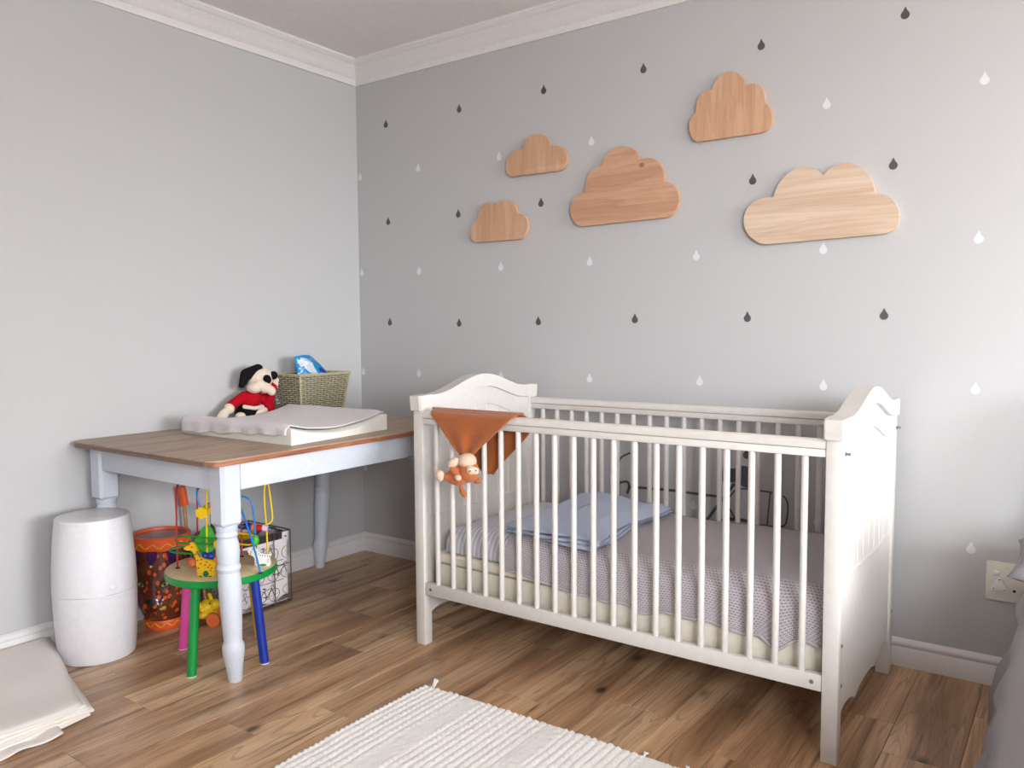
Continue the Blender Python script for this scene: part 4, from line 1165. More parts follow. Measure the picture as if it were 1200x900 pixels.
def zig(n, z0, amp, rfun, w, name, par):
    bm = NB(); N = n * 8
    pts = []
    for i in range(N):
        a = 2 * PI * i / N; s = math.sin(i * 2 * PI / 8)
        z = z0 + amp * s; r = rfun(z) + 0.0004
        pts.append((DX + r * math.cos(a), DY + r * math.sin(a), z))
    finish(name, tube(bm, pts, w, 6, closed=True), M['drum_yellow'], par)
rimr = lambda z: 0.1045 + (z - 0.314) / 0.036 * 0.003
zig(13, 0.331, 0.0075, rimr, 0.0016, 'wavy_line', rm)
zig(11, 0.020, 0.0075, lambda z: 0.0705 + (z - 0.004) / 0.029 * 0.003, 0.0016, 'wavy_line', br)
for i in range(26):
    a = 2 * PI * (i + 0.25 + 0.5) / 26; z = 0.331 + (0.008 if i % 2 == 0 else -0.008)
    r = rimr(z)
    bm = NB(); ell(bm, (DX + r * math.cos(a), DY + r * math.sin(a), z), 0.0022, u=8, v=6); finish('dot', bm, M['drum_yellow'], rm, angle=180)
for i in range(9):
    a = fa + 0.02 + (i - 1) * 2 * PI / 9
    bm = NB(); h = 0.058 if i % 2 == 0 else 0.046; wd = 0.18
    def pen(u, v):
        vv = v
        hw = wd * (1 - 0.10 * vv) if vv < 0.62 else wd * 0.94 * (1 - (vv - 0.62) / 0.40)
        return dpt(a + (u - 0.5) * 2 * hw, 0.313 - h * vv, 0.0035)
    grid(bm, 6, 10, pen); o = finish('pennant', bm, M['purple'], dr, angle=180); solidify(o, 0.002, 1)
    bm = NB(); p = dpt(a, 0.313 - h - 0.006, 0.009); ell(bm, p, 0.0085); 
    finish('bell', bm, M['bell'], o, angle=180)
def face(nm, m, ca, cz, fn, off=0.0012, par=dr):
    bm = NB(); N = 28
    pts = [fn(i / N * 2 * PI) for i in range(N)]
    c = bm.verts.new(dpt(fa + ca, cz, off))
    vs = [bm.verts.new(dpt(fa + ca + q[0], cz + q[1], off)) for q in pts]
    mid = [bm.verts.new(dpt(fa + ca + q[0] * .5, cz + q[1] * .5, off)) for q in pts]
    for i in range(N):
        j = (i + 1) % N
        bm.faces.new((c, mid[i], mid[j])); bm.faces.new((mid[i], vs[i], vs[j], mid[j]))
    return finish(nm, bm, m, par, angle=180)
for s in (-1, 1):
    al = lambda t, k=1.0: (0.17 * k * math.cos(t), (0.013 * math.sin(t) * (1 if math.sin(t) > 0 else 0.75) + s * 0.005 * math.cos(t)) * k)
    face('eye_outline', M['black'], s * 0.42, 0.186, lambda t: al(t))
    e = face('eye', plain('eye_green_yellow', rgb(178, 176, 92), 0.2) if s < 0 else bpy.data.materials['eye_green_yellow'], s * 0.42, 0.186, lambda t: al(t, 0.68), 0.0022)
    face('pupil', M['black'], s * 0.41, 0.187, lambda t: (0.05 * math.cos(t), 0.0065 * math.sin(t)), 0.0032, e)
face('nose', M['black'], 0.0, 0.124, lambda t: (0.21 * math.cos(t) * (0.75 + 0.25 * math.sin(t)), 0.014 * math.sin(t)))
for s in (-1, 1):
    finish('mouth_line', tube(NB(), [dpt(fa + s * x_, z_, 0.0012) for x_, z_ in ((0.0, 0.112), (0.04, 0.100), (0.16, 0.090), (0.34, 0.092), (0.50, 0.106), (0.58, 0.128), (0.60, 0.142))], 0.0012, 6, smooth=4), M['black'], dr)
    for k_, (x_, z_) in enumerate(((0.22, 0.112), (0.30, 0.104), (0.26, 0.120), (0.36, 0.114), (0.34, 0.125))):
        bm = NB(); ell(bm, dpt(fa + s * x_, z_, 0.0008), 0.0018, u=8, v=6); finish('whisker_dot', bm, M['black'], dr, angle=180)
    face('cheek_patch', M['drum_yellow'], s * 0.34, 0.098, lambda t: (0.11 * math.cos(t), 0.009 * math.sin(t) - s * 0.02 * 0), 0.0004)
# things stored inside the drum
def simple(nm, m, fn, label, cat, grp=None):
    bm = NB(); fn(bm); o = finish(nm, bm, m); c = sum((v.co for v in o.data.vertices), Vector()) / len(o.data.vertices)
    return tag(o, label, cat, grp)
simple('toy_ball', M['olive'], lambda bm: ell(bm, (0.175, -1.165, 0.250), 0.030), 'olive green toy ball seen inside the leopard drum near its rim', 'ball')
simple('toy_maraca', M['tan'], lambda bm: (ell(bm, (0.150, -1.205, 0.175), 0.036), limb(bm, (0.150, -1.205, 0.14), (0.140, -1.19, 0.055), 0.012, 0.012)), 'tan maraca standing inside the see-through leopard drum', 'toy')
# mallet
ml = thing('drum_mallet', 'drum mallet with an orange head and wooden stick leaning on the wall behind the drum', 'drum stick', (0.045, -1.020, 0.20))
finish('stick', cone(NB(), (0.045, -1.010, 0.001), (0.037, -1.035, 0.440), 0.0075, seg=12), M['stick'], ml)
bm = NB(); cone(bm, (0.0375, -1.033, 0.425), (0.034, -1.044, 0.502), 0.0175, 0.0175, 20); finish('mallet_head', bm, M['orange'] if False else M['drum_orange'], ml)

# ================================================================== ACTIVITY BEAD TABLE
AX, AY, AZ, AR = 0.592, -1.247, 0.322, 0.184
at = thing('bead_maze_table', 'round children\'s activity table with bead wires and coloured legs under the big table', 'toy', (AX, AY, 0))
bm = NB(); lathe(bm, [(AR - 0.004, AZ - 0.004), (AR - 0.0015, AZ - 0.001), (AR - 0.003, AZ), (0.08, AZ), (0.001, AZ)], (AX, AY, 0), 64); finish('top', bm, M['beechtop'], at)
bm = NB(); lathe(bm, [(0.001, AZ - 0.026), (AR - 0.003, AZ - 0.026), (AR, AZ - 0.023), (AR, AZ - 0.003), (AR - 0.002, AZ - 0.001)], (AX, AY, 0), 64); finish('edge_band', bm, M['green'], at)['label'] = 'green painted rim'
for (fx, fy), m, lb in (((0.650, -1.412), 'green', 'green leg'), ((0.417, -1.296), 'pinkp', 'pink leg'), ((0.760, -1.207), 'blue', 'dark blue leg'), ((0.540, -1.064), 'yellow', 'yellow leg')):
    dx, dy = fx - AX, fy - AY; k_ = 0.80
    o = finish('leg', cone(NB(), (fx, fy, 0.0), (AX + dx * k_, AY + dy * k_, AZ - 0.025), 0.0155, 0.0155, 24), M[m], at); o['label'] = lb
    finish('leg_pad', cone(NB(), (fx, fy, 0.0), (fx, fy, 0.0025), 0.0158, 0.0160, 24), M['white_pl'], o)
def wire(m, pts, lb, r=0.0032, foot=True):
    o = finish('bead_wire', tube(NB(), pts, r, 8, smooth=6), M[m], at, angle=180); o['label'] = lb
    for p in (pts[0], pts[-1]):
        if p[2] < AZ + 0.005: finish('foot_cap', cone(NB(), (p[0], p[1], AZ), (p[0], p[1], AZ + 0.004), 0.008, 0.006, 12), M['black'], o)
    return o
def bead(par, p, r, m, kind='s', ax=None):
    bm = NB()
    if kind == 's': ell(bm, p, r)
    elif kind == 'c':
        a_ = Vector(ax).normalized(); cone(bm, tuple(Vector(p) - a_ * r * 0.9), tuple(Vector(p) + a_ * r * 0.9), r, r, 16)
        bmesh.ops.bevel(bm, geom=[e for e in bm.edges if len(e.link_faces) == 2 and any(len(f.verts) > 6 for f in e.link_faces)], offset=r * 0.3, segments=2, affect='EDGES')
    elif kind == 'h':
        cone(bm, (p[0] - r * 0.48, p[1] + r * 0.65, p[2]), (p[0] + r * 0.48, p[1] - r * 0.65, p[2]), r, r, 6)
    finish('bead', bm, M[m], par, angle=50)
w = wire('wirered', [(0.501, -1.357, AZ), (0.505, -1.357, 0.50), (0.506, -1.357, 0.585), (0.512, -1.352, 0.612), (0.526, -1.342, 0.622), (0.535, -1.325, 0.624), (0.50, -1.27, 0.618), (0.478, -1.257, 0.60), (0.475, -1.256, 0.58), (0.472, -1.258, 0.45), (0.470, -1.260, AZ)], 'red arch wire at the left')
w = wire('skyblue', [(0.543, -1.280, 0.505), (0.532, -1.288, 0.541), (0.527, -1.292, 0.572), (0.534, -1.287, 0.592), (0.546, -1.279, 0.602), (0.587, -1.249, 0.606), (0.622, -1.224, 0.590), (0.648, -1.205, 0.565), (0.667, -1.192, 0.557), (0.681, -1.182, 0.535), (0.687, -1.178, 0.477), (0.688, -1.177, 0.420)], 'bright blue wire ending in a green bead')
bead(w, (0.543, -1.280, 0.508), 0.022, 'yellow', 'h')
bm = NB(); ell(bm, (0.688, -1.177, 0.408), (0.013, 0.013, 0.019)); finish('bead', bm, M['lgreen'], w, angle=180)
wire('skyblue', [(0.787, -1.233, AZ), (0.740, -1.222, 0.40), (0.690, -1.215, 0.480), (0.640, -1.21, 0.55), (0.62, -1.208, 0.575)], 'bright blue slanting wire at the front')
wire('yellow', [(0.556, -1.272, 0.604), (0.553, -1.274, 0.50), (0.550, -1.276, AZ)], 'yellow upright wire')
w = wire('yellow', [(0.647, -1.096, AZ), (0.645, -1.097, 0.434), (0.642, -1.100, 0.517), (0.643, -1.099, 0.572), (0.649, -1.094, 0.592), (0.655, -1.090, 0.577), (0.660, -1.086, 0.517), (0.663, -1.084, 0.464), (0.657, -1.094, 0.446), (0.640, -1.120, 0.438)], 'tall yellow loop at the right')
w = wire('wirered', [(0.562, -1.144, AZ), (0.564, -1.143, 0.44), (0.570, -1.16, 0.475), (0.59, -1.185, 0.50)], 'red upright wire behind the table leg')
w = wire('skyblue', [(0.570, -1.197, 0.450), (0.60, -1.179, 0.447), (0.641, -1.149, 0.441), (0.690, -1.116, 0.436)], 'short wire carrying a row of beads')
for t_, m in ((0.50, 'blue'), (0.66, 'orange'), (0.80, 'red'), (0.95, 'lilac')):
    p = Vector((0.570, -1.197, 0.450)).lerp(Vector((0.690, -1.116, 0.436)), t_ * 0.9 + 0.02); bead(w, tuple(p), 0.0115, m, 'c', (0.12, 0.081, -0.014))
w = wire('yellow', [(0.565, -1.203, 0.424), (0.633, -1.155, 0.414), (0.655, -1.15, 0.40), (0.633, -1.160, 0.380), (0.580, -1.19, 0.384)], 'yellow level loop wire')
w = wire('green', [(0.640, -1.25, 0.416), (0.604, -1.274, 0.421), (0.549, -1.313, 0.429), (0.506, -1.344, 0.430), (0.490, -1.356, 0.421), (0.501, -1.352, 0.411), (0.537, -1.326, 0.407), (0.587, -1.293, 0.405), (0.64, -1.26, 0.402)], 'upper green level loop')
bead(w, (0.618, -1.275, 0.405), 0.015, 'yellow', 'c', (0.81, 0.58, 0)); 
w = wire('green', [(0.600, -1.30, 0.372), (0.556, -1.330, 0.394), (0.540, -1.350, 0.401), (0.517, -1.372, 0.401), (0.502, -1.384, 0.392), (0.516, -1.378, 0.385), (0.563, -1.345, 0.380), (0.603, -1.315, 0.372), (0.640, -1.29, 0.366)], 'lower green level loop')
bead(w, (0.601, -1.317, 0.372), 0.0135, 'blue', 's'); bead(w, (0.616, -1.306, 0.371), 0.0135, 'blue', 's'); bead(w, (0.638, -1.293, 0.355), 0.015, 'orange', 'c', (0.81, 0.58, 0))
w = wire('mgreen', [(0.520, -1.312, AZ), (0.521, -1.312, 0.395)], 'short dark green post'); bead(w, (0.520, -1.312, AZ + 0.016), 0.0155, 'orange', 'c', (0, 0, 1))
# wooden animals and tree: flat cut-outs of real thickness facing the room
def cutout(nm, m, pts, base, th, lb, edge=None):
    Pn = [(p.x, p.y) for p in smooth_path([(a, b, 0) for a, b in pts], 3, True)]
    bm = NB(); b0 = Vector(base)
    prism(bm, Pn, lambda a, b, d: tuple(b0 + Vector((0.82, 0.572, 0)) * a + UPV * b + Vector((0.572, -0.82, 0)) * d), -th / 2, th / 2, bevel=0.0012)
    o = finish(nm, bm, M[m], at, angle=40); o['label'] = lb; return o
def spot(par, base, a, b, ra, rb, m, th, rot=0.0, nm='spot'):
    b0 = Vector(base); bm = NB()
    pts = [(a + ra * math.cos(t) * math.cos(rot) - rb * math.sin(t) * math.sin(rot), b + ra * math.cos(t) * math.sin(rot) + rb * math.sin(t) * math.cos(rot)) for t in [i * 2 * PI / 10 for i in range(10)]]
    prism(bm, pts, lambda a, b, d: tuple(b0 + Vector((0.82, 0.572, 0)) * a + UPV * b + Vector((0.572, -0.82, 0)) * d), th / 2, th / 2 + 0.0006)
    finish(nm, bm, M[m], par, smooth=False)
GB = (0.668, -1.352, AZ)
g = cutout('giraffe', 'yellow', [(-0.028, 0.0), (-0.034, 0.032), (-0.036, 0.060), (-0.048, 0.088), (-0.060, 0.088), (-0.073, 0.092), (-0.074, 0.098), (-0.062, 0.104), (-0.054, 0.114), (-0.044, 0.114), (-0.036, 0.104), (-0.028, 0.080), (-0.016, 0.062), (0.006, 0.056), (0.022, 0.050), (0.027, 0.036), (0.022, 0.024), (0.020, 0.0)], GB, 0.012, 'yellow giraffe with red spots')
for a, b in ((-0.030, 0.056), (-0.018, 0.058), (-0.020, 0.044), (0.000, 0.050), (-0.006, 0.040), (0.010, 0.040), (0.004, 0.032), (-0.028, 0.030), (0.012, 0.022), (-0.048, 0.100), (-0.056, 0.108), (-0.036, 0.076), (0.016, 0.030)):
    spot(g, GB, a, b, 0.0035, 0.0026, 'red', 0.012, 0.4)
spot(g, GB, -0.004, 0.010, 0.010, 0.011, 'mgreen', 0.012, nm='grass'); spot(g, GB, -0.026, 0.076, 0.014, 0.004, 'tan', 0.012, -1.0, 'mane')
spot(g, GB, -0.022, 0.002, 0.006, 0.0018, 'black', 0.012, nm='hoof'); spot(g, GB, 0.010, 0.002, 0.006, 0.0018, 'black', 0.012, nm='hoof')
ZB = (0.716, -1.172, AZ)
z = cutout('zebra', 'white_pl', [(-0.023, 0.0), (-0.023, 0.026), (-0.033, 0.036), (-0.046, 0.042), (-0.049, 0.048), (-0.040, 0.060), (-0.032, 0.066), (-0.020, 0.060), (-0.006, 0.045), (0.018, 0.042), (0.030, 0.043), (0.032, 0.036), (0.026, 0.028), (0.026, 0.0)], ZB, 0.012, 'white zebra with black stripes')
for i, (a, b, rt) in enumerate(((-0.030, 0.058, 0.9), (-0.024, 0.054, 0.9), (-0.018, 0.049, 0.9), (-0.010, 0.042, 1.2), (-0.004, 0.038, 1.5), (0.004, 0.037, 1.6), (0.012, 0.036, 1.7), (0.020, 0.036, 1.9), (0.027, 0.036, 2.1), (-0.018, 0.020, 0.1), (-0.018, 0.012, 0.1), (0.022, 0.022, 0.1), (0.022, 0.014, 0.1), (-0.036, 0.050, 1.9), (-0.038, 0.044, 1.9))):
    spot(z, ZB, a, b, 0.0036, 0.0011, 'black', 0.012, rt, 'stripe')
spot(z, ZB, 0.004, 0.004, 0.014, 0.004, 'green', 0.012, nm='grass'); spot(z, ZB, -0.046, 0.045, 0.003, 0.003, 'red', 0.012, nm='mouth')
TB_ = (0.522, -1.272, AZ)
cutout('tree', 'lgreen', [(-0.012, 0.0), (-0.014, 0.030), (-0.030, 0.050), (-0.026, 0.085), (-0.010, 0.100), (0.0, 0.122), (0.016, 0.136), (0.034, 0.120), (0.044, 0.080), (0.034, 0.045), (0.012, 0.030), (0.010, 0.0)], TB_, 0.012, 'green wooden tree')
for a, b, ra, rb, rt in ((0.004, 0.09, 0.022, 0.005, 1.1), (0.018, 0.07, 0.024, 0.005, 1.3), (-0.012, 0.066, 0.018, 0.004, 1.3)):
    pass
# ================================================================== PULL-ALONG TOY
pt_ = thing('pull_along_toy', 'yellow wooden pull-along animal on orange wheels, behind the activity table legs', 'toy', (0.27, -1.03, 0))
TB0 = Vector((0.262, -1.092, 0))
ax_r = Vector((0.86, 0.51, 0)).normalized(); ax_f = Vector((0.51, -0.86, 0))
def tp(a, b, c): return tuple(TB0 + ax_r * a + UPV * b + ax_f * c)
bm = NB(); ell(bm, tp(0.0, 0.060, 0), (0.032, 0.036, 0.034)); ell(bm, tp(0.030, 0.074, 0), (0.022, 0.024, 0.022)); ell(bm, tp(0.0, 0.035, 0.0), (0.03, 0.04, 0.018))
remesh(finish('body', bm, M['yellow'], pt_, angle=180), 0.004)
for s in (-1, 1):
    for cx in (-0.045, 0.042):
        a, b = tp(cx, 0.026, 0.030 * s + (0.0)), tp(cx, 0.026, 0.046 * s)
        o = finish('wheel', cone(NB(), a, b, 0.026, 0.026, 28), M['orange'], pt_)
        a2, b2 = tp(cx, 0.026, 0.0365 * s), tp(cx, 0.026, 0.0395 * s)
        finish('tyre', cone(NB(), a2, b2, 0.0268, 0.0268, 28), M['charcoal'], o)
bm = NB(); limb(bm, tp(-0.030, 0.100, 0.026), tp(-0.004, 0.060, 0.036), 0.008, 0.010); remesh(finish('ear', bm, M['yellow'], pt_, angle=180), 0.003, 2)
bm = NB(); limb(bm, tp(0.018, 0.094, 0.0), tp(0.012, 0.112, 0.004), 0.008, 0.009); remesh(finish('ear', bm, M['yellow'], pt_, angle=180), 0.003, 2)
bm = NB(); ell(bm, tp(0.022, 0.084, 0.022), 0.0035); finish('eye', bm, M['black'], pt_, angle=180)
bm = NB(); limb(bm, tp(-0.006, 0.088, 0.0), tp(-0.014, 0.135, -0.005), 0.006, 0.006); finish('handle', bm, M['stick'], pt_, angle=180)

# ================================================================== WIRE STORAGE BOX WITH BICYCLE CANVAS
GX0, GX1, GY0, GY1, GH = 0.056, 0.332, -0.998, -0.742, 0.305
gb = thing('storage_box', 'wire-framed canvas storage box printed with black bicycles, by the wall under the table', 'storage box', ((GX0 + GX1) / 2, (GY0 + GY1) / 2, 0))
i_ = 0.010
x0, x1, y0, y1 = GX0 + i_, GX1 - i_, GY0 + i_, GY1 - i_
def canvas_side(p0, p1, nout, name):
    p0, p1 = Vector(p0), Vector(p1)
    def f(u, v):
        p = p0.lerp(p1, u); bulge = -0.006 * math.sin(PI * u) * math.sin(PI * v) + 0.002 * noise.noise((u * 4, v * 4, p0.x * 9))
        return (p.x + nout[0] * bulge, p.y + nout[1] * bulge, 0.014 + 0.022 * (1 - v) ** 6 * math.sin(u * 5) ** 2 + (GH - 0.022) * v)
    bm = NB(); grid(bm, 20, 20, f); o = finish(name, bm, M['canvas'], gb, angle=180); solidify(o, 0.003, 0)
    return f, o
fx, ox = canvas_side((x1, y0), (x1, y1), (1, 0), 'canvas_side')
fy, oy = canvas_side((x0, y0), (x1, y0), (0, -1), 'canvas_side')
canvas_side((x0, y0), (x0, y1), (-1, 0), 'canvas_side'); canvas_side((x0, y1), (x1, y1), (0, 1), 'canvas_side')
finish('canvas_base', box(NB(), (x0, y0, 0.012), (x1, y1, 0.016)), M['canvas_in'], gb)
def band(c0, c1, nm='rim_band'): finish(nm, box(NB(), c0, c1, 0.001), M['charcoal'], gb)
bw = 0.026
band((x1 - 0.002, y0, GH - bw - 0.006), (x1 + 0.0035, y1 - 0.026, GH - 0.006)); band((x0, y0 - 0.0035, GH - bw - 0.006), (x1, y0 + 0.002, GH - 0.006))
band((x0 - 0.0035, y0, GH - bw - 0.006), (x0 + 0.002, y1, GH - 0.006)); band((x0, y1 - 0.002, GH - bw - 0.006), (x1, y1 + 0.0035, GH - 0.006))
tbm = box(NB(), (x1 - 0.002, y1 - 0.024, GH - 0.042), (x1 + 0.005, y1 + 0.004, GH - 0.002), 0.001); tt = finish('corner_tab', tbm, M['canvas'], gb); tt['label'] = 'cream canvas tab with a metal stud'
finish('stud', cone(NB(), (x1 + 0.005, y1 - 0.010, GH - 0.024), (x1 + 0.0075, y1 - 0.010, GH - 0.024), 0.005, 0.004, 14), M['metal'], tt)
def wseg(pts, r=0.0022): finish('frame_wire', tube(NB(), pts, r, 7), M['wire'], gb)
for zz in (0.0042, GH): wseg([(GX0, GY0, zz), (GX1, GY0, zz), (GX1, GY1, zz), (GX0, GY1, zz), (GX0, GY0, zz)], 0.0026)
for px_, py_ in ((GX0, GY0), (GX1, GY0), (GX1, GY1), (GX0, GY1)): wseg([(px_, py_, 0.003), (px_, py_, GH)], 0.0026)
for t_ in (0.34, 0.67):
    wseg([(GX1 + 0.002, GY0 + (GY1 - GY0) * t_, 0.004), (GX1 + 0.002, GY0 + (GY1 - GY0) * t_, GH)]); wseg([(GX0 + (GX1 - GX0) * t_, GY0 - 0.002, 0.004), (GX0 + (GX1 - GX0) * t_, GY0 - 0.002, GH)])
    wseg([(GX0, GY0 + (GY1 - GY0) * t_, 0.004), (GX1, GY0 + (GY1 - GY0) * t_, 0.004)])
for t_ in (0.36, ): wseg([(GX1 + 0.002, GY0, GH * 0.55), (GX1 + 0.002, GY1, GH * 0.55)], 0.0012)
hp_ = [(x1 + 0.006, GY0 + 0.085, GH - 0.03), (x1 + 0.008, GY0 + 0.088, GH + 0.004), (x1 + 0.006, GY0 + 0.105, GH + 0.022), (x1 + 0.004, GY0 + 0.145, GH + 0.028), (x1 + 0.006, GY0 + 0.180, GH + 0.020), (x1 + 0.008, GY0 + 0.195, GH + 0.002), (x1 + 0.006, GY0 + 0.196, GH - 0.03)]
finish('handle', tube(NB(), hp_, 0.0052, 8, smooth=4), M['charcoal'], gb)
# bicycle print: flat ink lines lying on the two visible canvas faces
def bikes(fn, nout, W, par):
    bm = NB()
    def S(a, b, d):
        p = fn(clamp(a / W), clamp((b - 0.014) / (GH - 0.022))); return (p[0] + nout[0] * (0.0017 + d), p[1] + nout[1] * (0.0017 + d), p[2])
    def ln_(pts, w_=0.0018):
        pts = [q for q in pts if 0.003 < q[0] < W - 0.003 and 0.02 < q[1] < GH - 0.035]
        if len(pts) > 1: ribbon(bm, pts, w_, S, 0.0, 0.0006)
    for row, zb in enumerate((0.020, 0.104, 0.188)):
        ln_([(W * k / 12, zb - 0.004) for k in range(13)], 0.0022)
        for cx in ((0.03, 0.165, 0.30) if row % 2 else (-0.035, 0.10, 0.235)):
            R = 0.026
            for ww in (cx, cx + 0.066):
                ln_([(ww + R * math.cos(t * PI / 12), zb + R + R * math.sin(t * PI / 12)) for t in range(25)], 0.0022)
                for t in range(6): ln_([(ww, zb + R), (ww + R * math.cos(t * PI / 3), zb + R + R * math.sin(t * PI / 3))], 0.0006)
            h0 = zb + R
            for seg in ([(cx, h0), (cx + 0.028, h0 - 0.004)], [(cx + 0.028, h0 - 0.004), (cx + 0.018, h0 + 0.034)], [(cx, h0), (cx + 0.020, h0 + 0.026)], [(cx + 0.020, h0 + 0.026), (cx + 0.054, h0 + 0.032)], [(cx + 0.028, h0 - 0.004), (cx + 0.055, h0 + 0.030)], [(cx + 0.066, h0), (cx + 0.052, h0 + 0.040)]): ln_(seg, 0.0024)
            ln_([(cx + 0.010, h0 + 0.035), (cx + 0.018, h0 + 0.036), (cx + 0.027, h0 + 0.034)], 0.0044)
            ln_([(cx + 0.052, h0 + 0.040), (cx + 0.060, h0 + 0.044), (cx + 0.066, h0 + 0.040), (cx + 0.064, h0 + 0.032)], 0.0026)
            ln_([(cx + 0.028 + 0.007 * math.cos(t * PI / 5), h0 - 0.004 + 0.007 * math.sin(t * PI / 5)) for t in range(11)], 0.0024)
    finish('bicycle_print', bm, M['ink'], par, smooth=False)['label'] = 'black line-drawn bicycles'
bikes(fx, (1, 0), y1 - y0, ox); bikes(fy, (0, -1), x1 - x0, oy)
# what sticks out of the box
wt = thing('toy_umbrella_stick', 'dark grey toy stick with a red and pink top poking out of the storage box', 'toy', (0.13, -0.965, 0.02))
finish('shaft', cone(NB(), (0.130, -0.962, 0.018), (0.150, -0.985, 0.404), 0.0075, 0.0065, 14), M['charcoal'], wt)
bm = NB(); limb(bm, (0.150, -0.985, 0.400), (0.151, -0.988, 0.425), 0.010, 0.010); finish('cap', bm, M['red'], wt, angle=180)
bm = NB(); ell(bm, (0.155, -0.998, 0.434), (0.009, 0.010, 0.009)); finish('knob', bm, M['pink'], wt, angle=180)
simple('toy_block', M['tan'], lambda bm: box(bm, (0.115, -0.86, 0.0165), (0.185, -0.79, 0.255), 0.006), 'tan wooden toy block inside the bicycle storage box', 'toy')
simple('toy_ring', M['yellow'], lambda bm: tube(bm, [(0.15 + 0.032 * math.cos(t * PI / 10), -0.825 + 0.032 * math.sin(t * PI / 10), 0.266) for t in range(20)], 0.010, 8, closed=True), 'yellow toy ring resting on the block inside the storage box', 'toy')

# ================================================================== RUG
RX0, RX1, RY0, RY1 = 1.346, 2.75, -2.45, -1.038
rg = thing('woven_rug', 'chunky cream woven rug on the wooden floor in front of the crib', 'rug', ((RX0 + RX1) / 2, (RY0 + RY1) / 2, 0))
NU, NV = 330, 330
def rugf(u, v):
    x = RX0 + (RX1 - RX0) * u; y = RY0 + (RY1 - RY0) * v
    row = x / 0.024; k_ = math.floor(row); fr = row - k_
    ph = (y / 0.019 + 0.35 * k_ + (1.7 * abs(fr - 0.5)))
    h = 0.0026 * abs(math.sin(PI * fr)) ** 0.6 + 0.0046 * (0.5 + 0.5 * math.sin(2 * PI * ph)) * math.sin(PI * fr)
    band_ = math.sin(x * 21.0 + 0.8)
    if band_ > 0.82: h = 0.0034 + 0.0022 * math.sin(2 * PI * y / 0.013) * math.sin(2 * PI * x / 0.011)
    h += 0.003 * noise.noise((x * 9, y * 9, 0)) + 0.0014 * noise.noise((x * 60, y * 60, 5))
    e = min(u, 1 - u, v, 1 - v)
    edge = 0.006 * math.sin(y * 120) * (u < 0.002) + 0.0
    yy = y + (0.004 * math.sin(x * 2 * PI / 0.033) if v > 0.997 else 0) + 0.010 * math.sin((x - RX0) * 3.0) * (v > 0.9) * (v - 0.9) * 10
    xx = x + (0.010 * math.sin((y - RY0) * 4.2) + 0.003 * math.sin(y * 200) * (u < 0.004)) * (1 - sstep(0, 0.2, u))
    return (xx, yy, 0.0035 + (0.0085 + h) * sstep(0, 0.006, e))
bm = NB(); grid(bm, NU, NV, rugf); pile = finish('pile', bm, M['rug'], rg, angle=180)
pile['kind'] = 'stuff'; pile['label'] = 'chunky braided loops'
finish('backing', box(NB(), (RX0 + 0.01, RY0 + 0.01, 0.0003), (RX1 - 0.01, RY1 - 0.012, 0.004)), M['linen'], rg)
for i, (cx, cy) in enumerate(((RX0 + 0.03, RY1 - 0.002), (RX0 + 0.022, RY1 + 0.003), (2.10, RY1 + 0.004), (2.22, RY1 + 0.002))):
    bm = NB()
    for k_ in range(3):
        a = random.uniform(-0.6, 0.6); tube(bm, [(cx, cy, 0.008), (cx + 0.006 * a, cy + 0.010, 0.014 + 0.008 * (i < 2)), (cx + 0.016 * a, cy + 0.016, 0.012 + 0.016 * (i < 2))], 0.0026, 6, smooth=3)
    finish('tassel', bm, M['rug'], rg, angle=180)

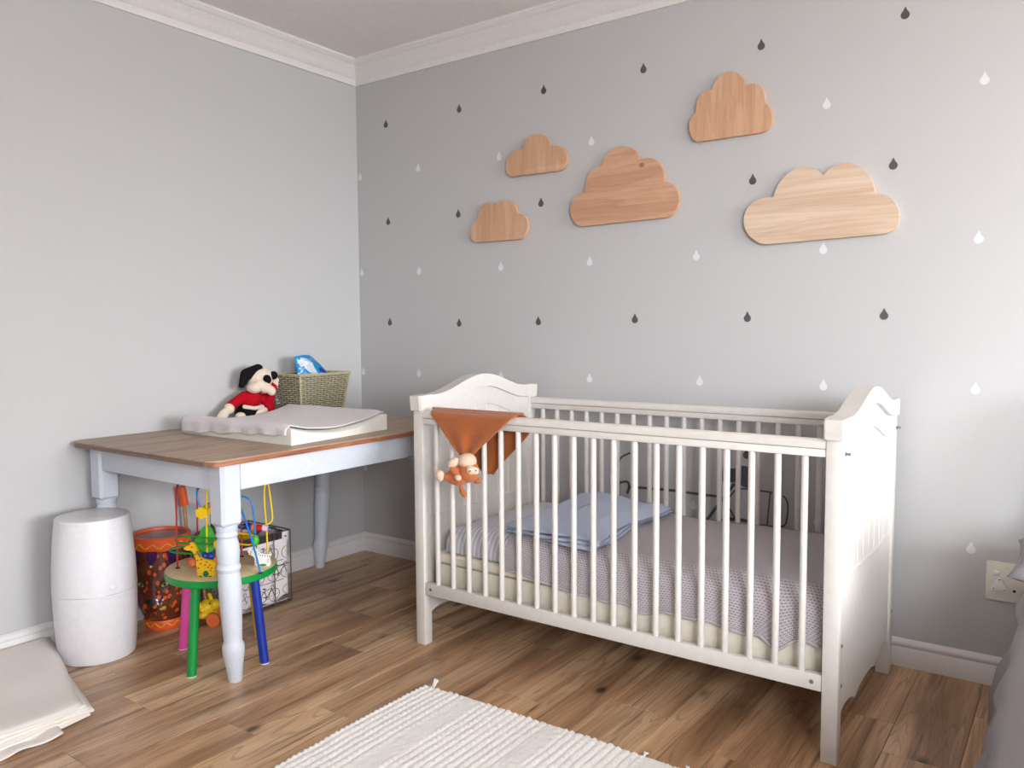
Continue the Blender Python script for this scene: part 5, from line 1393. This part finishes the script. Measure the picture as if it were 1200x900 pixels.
# ================================================================== BED
bd = thing('bed', 'single bed at the right with a mauve grey duvet hanging to the floor', 'bed', (3.38, -1.1, 0))
HX0, HX1, HY0, HY1 = 2.93, 3.86, -2.05, -0.06
finish('base', box(NB(), (HX0 + 0.06, HY0 + 0.05, 0.0), (HX1 - 0.02, HY1 - 0.01, 0.22), 0.01), M['linen'], bd)
finish('mattress', box(NB(), (HX0 + 0.05, HY0 + 0.04, 0.22), (HX1 - 0.02, HY1 - 0.01, 0.40), 0.03, 3), M['muslin'], bd)
def prof(s):
    # cross-section from the floor up to the top and across
    K = [(0.0, -0.092, 0.006), (0.18, -0.085, 0.10), (0.36, -0.066, 0.19), (0.50, -0.030, 0.27), (0.60, -0.020, 0.335), (0.68, -0.038, 0.385), (0.74, -0.030, 0.425), (0.82, 0.04, 0.455), (1.0, 0.30, 0.462)]
    for a, b in zip(K, K[1:]):
        if s <= b[0]:
            t = (s - a[0]) / (b[0] - a[0]); t = t
            return a[1] + (b[1] - a[1]) * t, a[2] + (b[2] - a[2]) * t
    return K[-1][1:]
def duvet(u, v):
    y = HY1 + 0.02 + (HY0 - HY1) * u
    dx, z = prof(v)
    w_ = 1 - sstep(0.55, 0.8, v)
    f = 0.014 * math.sin(y * 24 + 1.2 * math.sin(y * 5) + v * 5) * w_ + 0.012 * math.sin(y * 9 + 2) * w_
    x = HX0 + dx + f
    if v > 0.82: z += 0.008 * noise.noise((x * 5, y * 5, 1)); x = HX0 + dx + (v - 0.82) / 0.18 * 0.60
    return (x, y, z)
bm = NB(); grid(bm, 120, 60, duvet); o = finish('duvet', bm, M['duvet'], bd, angle=180)
dm = o.modifiers.new('sub', 'SUBSURF'); dm.levels = 1; dm.render_levels = 1
solidify(o, 0.004, 0)
# pillows: one flat with a corner over the side, one added out of view to shade the back wall
def pillow(centre, hx, hy, th0, tilt, label):
    plw = NB(); R = Matrix.Rotation(tilt, 4, 'X')
    def pil(s):
        def f(u, v):
            a = u * 2 - 1; b = v * 2 - 1
            th = th0 * (max(0, (1 - a * a) * (1 - b * b))) ** 0.42
            q = R @ Vector((hx * a * (1 - 0.05 * (1 - b * b)), hy * b * (1 - 0.05 * (1 - a * a)), s * th))
            return tuple(Vector(centre) + q)
        return f
    grid(plw, 26, 26, pil(1)); grid(plw, 26, 26, pil(-0.6))
    bmesh.ops.remove_doubles(plw, verts=plw.verts, dist=0.0005)
    tag(finish('pillow', plw, M['duvet'], loc=centre, angle=180), label, 'pillow', 'pillows on the bed')
pillow((3.138, -0.475, 0.535), 0.265, 0.205, 0.085, 0.0, 'mauve grey pillow lying flat, its corner overhanging the bed edge by the wall socket')
pillow((3.32, -0.140, 0.712), 0.36, 0.24, 0.075, math.radians(72), 'unseen mauve grey pillow added upright at the bed head to shade the back wall')

for o in SC.objects:
    if '_o' in o: del o['_o']
